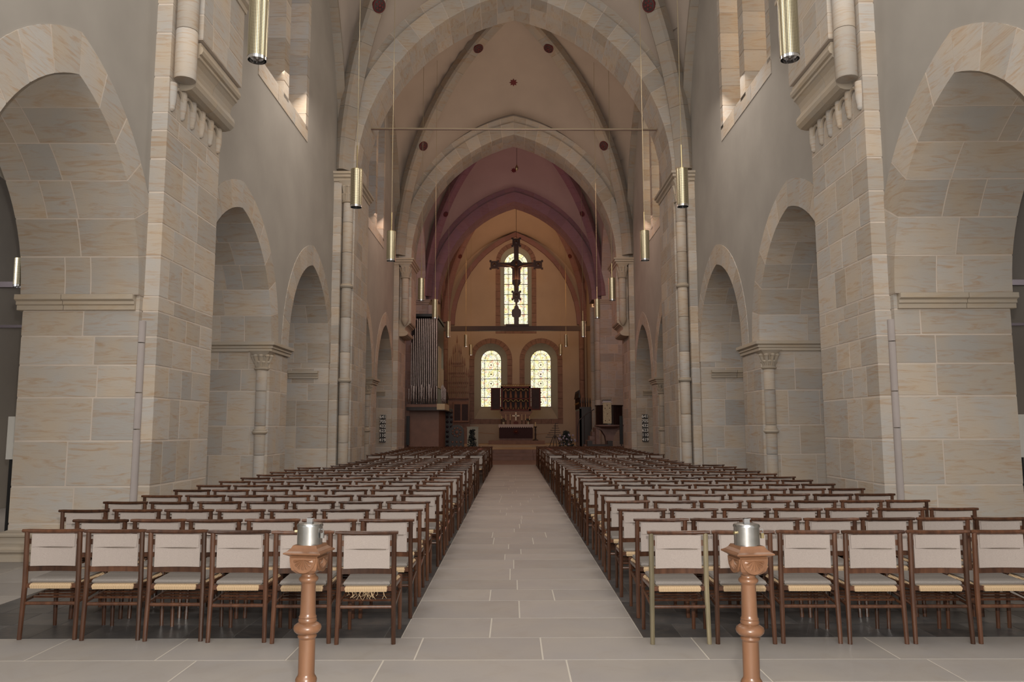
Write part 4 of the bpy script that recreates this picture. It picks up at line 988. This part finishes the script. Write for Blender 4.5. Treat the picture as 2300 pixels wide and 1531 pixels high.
ORD = ['nearest', 'second', 'third', 'fourth', 'fifth', 'sixth']
for s in (-1, 1):
    for i, y in enumerate((8.1, 13.5, 17.5, 23.4, 27.6, 33.3)):
        lamp(.125+s*2.905, y, (5.54, 5.46, 5.36, 5.41, 5.46, 5.45)[i], .69, f'{ORD[i]} brass pendant lamp in the row over the {"organ" if s<0 else "pulpit"} side chairs', top=None)
    for i, y in enumerate((43.0, 48.0)):
        lamp(.18+s*2.78, y, 6.05, .68, f'brass pendant lamp in the chancel, {"nearer" if i == 0 else "farther"} one on the {"organ" if s<0 else "pulpit"} side', top=None)
lamp(-8.6, 13.4, 4.02, .50, 'dark perforated lamp hanging in the side aisle, organ side', group=None, top=7.2)
t = thing('vigil_lamp', (.2, 34.5, 13.25), 'tiny red hanging lamp high in the crossing', 'lamp')
MB().lathe((.2, 34.5, 13.25), [(.02, 0), (.06, .06), (.07, .16), (.03, .24), (.01, .3)], 10).build('lamp_bowl', M['brass'], t, smooth=True); MB().tube((.2, 34.5, 13.53), (.2, 34.5, 8.18+vheight(.025, (34.5-35.925)/4.175)), .008, seg=5).build('chain', M['iron'], t)
# aisle fittings
for s in (-1, 1):
    t = thing('aisle_tie_bars', (XC+s*8, 14, 3.9), f'two dark iron bars crossing the side aisle, {"organ" if s<0 else "pulpit"} side', 'tie bar')
    MB().box(XC+s*6.15, XC+s*10.18, 13.95, 14.05, 4.12, 4.22).build('bar', M['iron'], t); MB().box(XC+s*6.15, XC+s*10.18, 13.97, 14.03, 3.38, 3.43).build('bar', M['iron'], t)
    t = thing('notice_board', (XC+s*7.1, 11.5, 0), f'white notice board on black legs behind the nearest pier, {"organ" if s<0 else "pulpit"} side', 'notice board')
    MB().box(XC+s*6.75, XC+s*7.43, 11.45, 11.49, 1.12, 1.74).build('board', M['white'], t)
    for q in (6.8, 7.38): MB().box(XC+s*q-.02, XC+s*q+.02, 11.49, 11.53, 0, 1.72).build('leg', M['black'], t)

# ------------------------------------------------------------------ chairs
def chair_parts(lod):
    """local coordinates: back legs at y=0, seat towards +y; returns list of (name, mesh, mat key, children)"""
    out = []
    wp = .200
    bow = lambda x: .030*(1-(x/.24)**2)
    def curve_slat(z0, z1, t, x0=-.205, x1=.205, yo=0.0, n=6, lift=0):
        b = MB(); R = []
        for i in range(n+1):
            x = x0+(x1-x0)*i/n; y = yo+bow(x); zz = lift*(x/.24)**2
            R.append([(x, y-t/2, z0+zz), (x, y+t/2, z0+zz), (x, y+t/2, z1+zz), (x, y-t/2, z1+zz)])
        return b.rings(R)
    legs = []
    for sx in (-1, 1):
        legs.append(MB().path([(sx*.206, -.018, 0), (sx*wp, .0, .40), (sx*wp, -.012, .785)], [.0165, .0195, .018], 8 if lod == 0 else 5))
    for sx in (-1, 1):
        legs.append(MB().tube((sx*.195, .415, 0), (sx*.195, .40, .42), .0145, .017, seg=8 if lod == 0 else 5))
    rail = MB(); RR = []
    for i in range(13):
        x = -.231+.462*i/12; q = .75 if i in (0, 12) else 1
        RR.append([(x, -.022+bow(x)+.0185*q*cos(2*pi*k/10), .785+.008*(x/.24)**2+.0155*q*sin(2*pi*k/10)) for k in range(10)])
    rail.rings(RR)
    low = curve_slat(.490, .532, .014, yo=0)
    up = curve_slat(.692, .732, .016, yo=-.004)
    cl = curve_slat(.530, .768, .010, -.170, .168, -.012, 6); fold = curve_slat(.672, .768, .006, -.160, .160, -.021, 6)
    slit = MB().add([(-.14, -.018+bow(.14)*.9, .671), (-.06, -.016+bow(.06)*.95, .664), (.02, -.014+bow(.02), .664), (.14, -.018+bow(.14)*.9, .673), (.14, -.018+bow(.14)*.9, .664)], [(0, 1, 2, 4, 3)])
    seat = MB().rings([[(-.15, -.012, .405), (.15, -.012, .405), (.19, .405, .415), (-.19, .405, .415)], [(-.155, -.022, .39), (.155, -.022, .39), (.205, .43, .40), (-.205, .43, .40)],
                       [(-.15, -.018, .368), (.15, -.018, .368), (.19, .42, .375), (-.19, .42, .375)]])
    fr = MB().box(-.20, .20, -.009, .012, .372, .404).box(-.205, .205, .395, .415, .385, .415).box(-.205, -.185, .0, .41, .378, .40).box(.185, .205, .0, .41, .378, .40)
    cu = MB().rings([[(-.165, .02, .405), (.165, .02, .405), (.175, .385, .415), (-.175, .385, .415)], [(-.172, .012, .418), (.172, .012, .418), (.182, .392, .428), (-.182, .392, .428)], [(-.165, .02, .434), (.165, .02, .434), (.175, .385, .444), (-.175, .385, .444)]])
    stb = MB().tube((-.21, 0, .258), (.21, 0, .258), .013, seg=8); stf = MB().tube((-.195, .405, .33), (.195, .405, .33), .012, seg=6)
    sts = [MB().tube((sx*.208, 0, .27), (sx*.195, .405, .31), .011, seg=6) for sx in (-1, 1)]
    rack = [MB().box(-.19, .19, .10+.07*k, .115+.07*k, .277+.007*k, .292+.007*k) for k in range(4)]
    if lod == 0:
        for l in legs: out.append(('leg', l, 'wood', True))
        out += [('top_rail', rail, 'wood', True), ('back_slat', low, 'wood', False), ('back_slat', up, 'wood', False), ('back_cloth', cl, 'cloth', False), ('cloth_pocket', fold, 'cloth', False), ('pocket_slit', slit, 'slit', False),
                ('rush_seat', seat, 'rush', False), ('seat_frame', fr, 'wood', False), ('cushion', cu, 'cushion', True), ('stretcher', stb, 'wood', True), ('stretcher', stf, 'wood', True), ('stretcher', sts[0], 'wood', True), ('stretcher', sts[1], 'wood', True)]
        for r in rack: out.append(('rack_slat', r, 'wood', False))
    else:
        f = MB()
        for p in legs+[low, up, fr, stb, stf]+sts+rack[:3]: f.add(p.v, p.f)
        out += [('frame', f, 'wood', False), ('top_rail', rail, 'wood', True), ('back_cloth', cl, 'cloth', False), ('rush_seat', seat, 'rush', False), ('cushion', cu, 'cushion', False)]
    return out
PR = []
for lod in (0, 1):
    PR.append([(n, b.mesh('chair_'+n, mat=M[m], smooth=sm), m) for n, b, m, sm in chair_parts(lod)])
FW = {n: None for n in ()}
ORDN = ['first', 'second', 'third', 'fourth', 'fifth', 'sixth', 'seventh', 'eighth', 'ninth', 'tenth', 'eleventh', 'twelfth', 'thirteenth', 'fourteenth', 'fifteenth', 'sixteenth', 'seventeenth', 'eighteenth', 'nineteenth', 'twentieth', 'twenty-first']
def place_chair(x, y, rz, lod, label, group, special=False):
    t = thing('church_chair', (x, y, 0), label, 'chair', group, rz=rz)
    for k, (n, me, m) in enumerate(PR[lod]):
        if special and m == 'wood' and (n == 'leg' or n == 'top_rail'):
            if (n == 'leg' and k in (0, 1)):
                me = me.copy(); me.materials.clear(); me.materials.append(M['fadedwood'])
        o = bpy.data.objects.new(n, me); COL.objects.link(o); o.parent = t
        if special and n == 'leg' and k in (0, 1): o['label'] = 'faded greenish grey back post'
rows = [(5.86+.80*k, k) for k in range(19)] + [(22.7+.80*k, 19+k) for k in range(14)]
stuffw, stuffc, stuffr = MB(), MB(), MB()
def addxf(dst, b, x, y, c, s_):
    dst.add([(x+vx*c-vy*s_, y+vx*s_+vy*c, vz) for vx, vy, vz in b.v], b.f)
LP = chair_parts(1)
for y, k in rows:
    for s in (-1, 1):
        n = 7
        if s < 0: n = 6 if k in (0, 1) else (6 if 13 <= k <= 18 else 7)
        if s > 0 and 14 <= k <= 18: n = 6
        if k >= 31: n = 8
        base = -1.075 if s < 0 else 1.215
        drift = .02*sin(k*1.7)
        for i in range(n):
            x = base+s*(.478 if s < 0 else .474)*i*(1 if k < 2 else 1.025)+drift+rnd.uniform(-.004, .004); yy = y+rnd.uniform(-.015, .015)+(.16*i/5 if (s < 0 and k == 0) else 0)
            rz = radians(rnd.uniform(-.9, .9))
            side = 'organ' if s < 0 else 'pulpit'
            if k <= 20:
                lb = f'rush-seated wooden chair, {side} side, {ORDN[k]} row from front, {ORDN[i]} seat from aisle'
                sp = (s > 0 and k == 0 and i == 0)
                if sp: lb = 'rush-seated wooden chair with faded greenish grey posts, front row, aisle seat, pulpit side'
                place_chair(x, yy, rz, 0 if k < 8 else 1, lb, f'wooden chairs with oatmeal cloth backs, {side} side block', sp)
            else:
                for (nn, b, m, sm) in LP:
                    addxf(stuffw if m == 'wood' else stuffc if m in ('cloth', 'cushion') else stuffr, b, x, yy, cos(rz), sin(rz))
t = thing('far_chairs', (0, 24, 0), 'distant rows of dark chairs nearest the crossing, beyond the cross gangway', 'chairs', None, 'stuff')
stuffw.build('frames', M['wood'], t, kind='stuff'); stuffc.build('back_cloths', M['cloth'], t, kind='stuff'); stuffr.build('rush_seats', M['rush'], t, kind='stuff')
# frayed rush straw under a front seat
b = MB()
for k in range(26):
    x = -1.075+rnd.uniform(-.14, .14); z = .372; b.path([(x, 5.84, z), (x+rnd.uniform(-.02, .02), 5.835, z-rnd.uniform(.01, .03)), (x+rnd.uniform(-.03, .03), 5.83, z-rnd.uniform(.02, .06))], .0015, 4)
o = b.build('loose_straw', M['rush']); tag(o, 'frayed straw hanging under the front row aisle chair, organ side', 'straw', kind='stuff')

# ------------------------------------------------------------------ offering posts
for s, x, y, rz in ((-1, -.835, 3.27, radians(-9)), (1, .945, 3.22, radians(9))):
    side = 'organ' if s < 0 else 'pulpit'
    t = thing('turned_post', (x, y, 0), f'turned oak post with carved square head in front of the {side} side chairs', 'post', rz=rz)
    OFF[t.name] = (0, 0, 0)
    def lb(b, n, m, sm=False):
        o = bpy.data.objects.new(n, b.mesh(n, mat=M[m], smooth=sm)); COL.objects.link(o); o.parent = t; return o
    r = .0365
    lb(MB().lathe((0, 0, 0), [(.15, 0), (.15, .03), (.13, .05), (.07, .09), (.05, .16), (.055, .2), (.040, .24), (.036, .50), (.038, .53), (.042, .54), (.043, .55), (.038, .56), (.034, .565), (.0325, .575),
                            (.0325, .708), (.036, .712), (.0385, .718), (.036, .724), (.034, .727), (.044, .731), (.053, .740), (.056, .750), (.053, .760), (.042, .768), (.034, .772), (.036, .776), (.0375, .782), (.035, .788), (.034, .79), (.036, .794), (.032, .800),
                            (.031, .81), (.0285, .925), (.030, .930), (.037, .936), (.0395, .943), (.037, .950), (.031, .954), (.029, .958), (.029, .966), (.034, .972)], 32), 'turned_shaft', 'oak', True)
    hd = MB()
    R = []
    for q, z in ((.030, .966), (.040, .972), (.052, .984), (.0565, 1.000), (.0565, 1.036)): R.append([(-q, -q, z), (q, -q, z), (q, q, z), (-q, q, z)])
    hd.rings(R); lb(hd, 'square_head', 'oak')
    b = MB(); b.boxloft(-.0565, .0565, -.0565, .0565, [(0, 1.034), (.003, 1.040), (.016, 1.047), (.022, 1.050), (.022, 1.055), (.010, 1.061), (-.001, 1.071), (-.006, 1.080), (-.007, 1.082)]); lb(b, 'moulded_cap', 'oak')
    # half-round fan carving on each face
    for f in range(4):
        b = MB(); ca, sa = cos(f*pi/2), sin(f*pi/2)
        arc = [(.0535*cos(pi+pi*i/12), 1.034+.060*sin(pi+pi*i/12)) for i in range(13)]
        b.rings([[(u, -.061, v) for u, v in arc], [(u, -.050, v) for u, v in arc]])
        b.v = [(vx*ca-vy*sa, vx*sa+vy*ca, vz) for vx, vy, vz in b.v]; fa = lb(b, 'rounded_panel', 'oak')
        g = MB()
        for i in range(7):
            a0, a1 = pi+pi*i/7+.05, pi+pi*(i+1)/7-.05; am = (a0+a1)/2; cz = 1.028
            A_ = (0, -.0615, cz); B_ = (.040*cos(a0), -.0615, cz+.040*sin(a0)); C_ = (.040*cos(a1), -.0615, cz+.040*sin(a1)); D_ = (.028*cos(am), -.0675, cz+.028*sin(am)); E_ = (.043*cos(am), -.0615, cz+.043*sin(am))
            g.add([A_, B_, E_, C_, D_], [(0, 1, 4), (1, 2, 4), (2, 3, 4), (3, 0, 4)])
        g.v = [(vx*ca-vy*sa, vx*sa+vy*ca, vz) for vx, vy, vz in g.v]
        o = bpy.data.objects.new('fan_carving', g.mesh('fan', mat=M['oak'])); COL.objects.link(o); o.parent = fa
    c = thing('collection_box', (x, y, 1.082), f'brushed steel collection box with handle and padlock on the {side} side post', 'collection box', rz=rz)
    OFF[c.name] = (0, 0, 0)
    def lc(b, n, m, sm=False, par=None):
        o = bpy.data.objects.new(n, b.mesh(n, mat=M[m], smooth=sm)); COL.objects.link(o); o.parent = par or c; return o
    lc(MB().lathe((0, 0, 0), [(.0505, 0), (.0505, .074), (.049, .074)], 36), 'can', 'steel', True)
    lc(MB().lathe((0, 0, .074), [(.053, -.002), (.053, .002), (.050, .008), (.018, .014), (.001, .014)], 36), 'lid', 'steel', True)
    lc(MB().box(-.012, .012, -.007, .007, .086, .104).box(-.012, .016, -.008, .008, .100, .104), 'handle', 'chrome')
    lk = MB(); lk.path([(.052, -.01, .060), (.062, -.012, .062), (.064, -.012, .048), (.056, -.012, .044)], .0025, 6); lc(lk, 'hasp', 'chrome', True)
    lc(MB().box(.054, .066, -.018, -.008, .026, .046), 'padlock', 'brass' if s > 0 else 'steel')
    lc(MB().tube((-.050, -.01, .05), (-.060, -.012, .05), .006, seg=8), 'side_stud', 'brass', True)
bpy.context.view_layer.update()
dg = bpy.context.evaluated_depsgraph_get()
for o in [o for o in bpy.data.objects if o.type == 'FONT']:
    me = bpy.data.meshes.new_from_object(o.evaluated_get(dg)); q = bpy.data.objects.new('number', me); COL.objects.link(q)
    q.parent = o.parent; q.location = o.location; q.rotation_euler = o.rotation_euler; bpy.data.objects.remove(o)
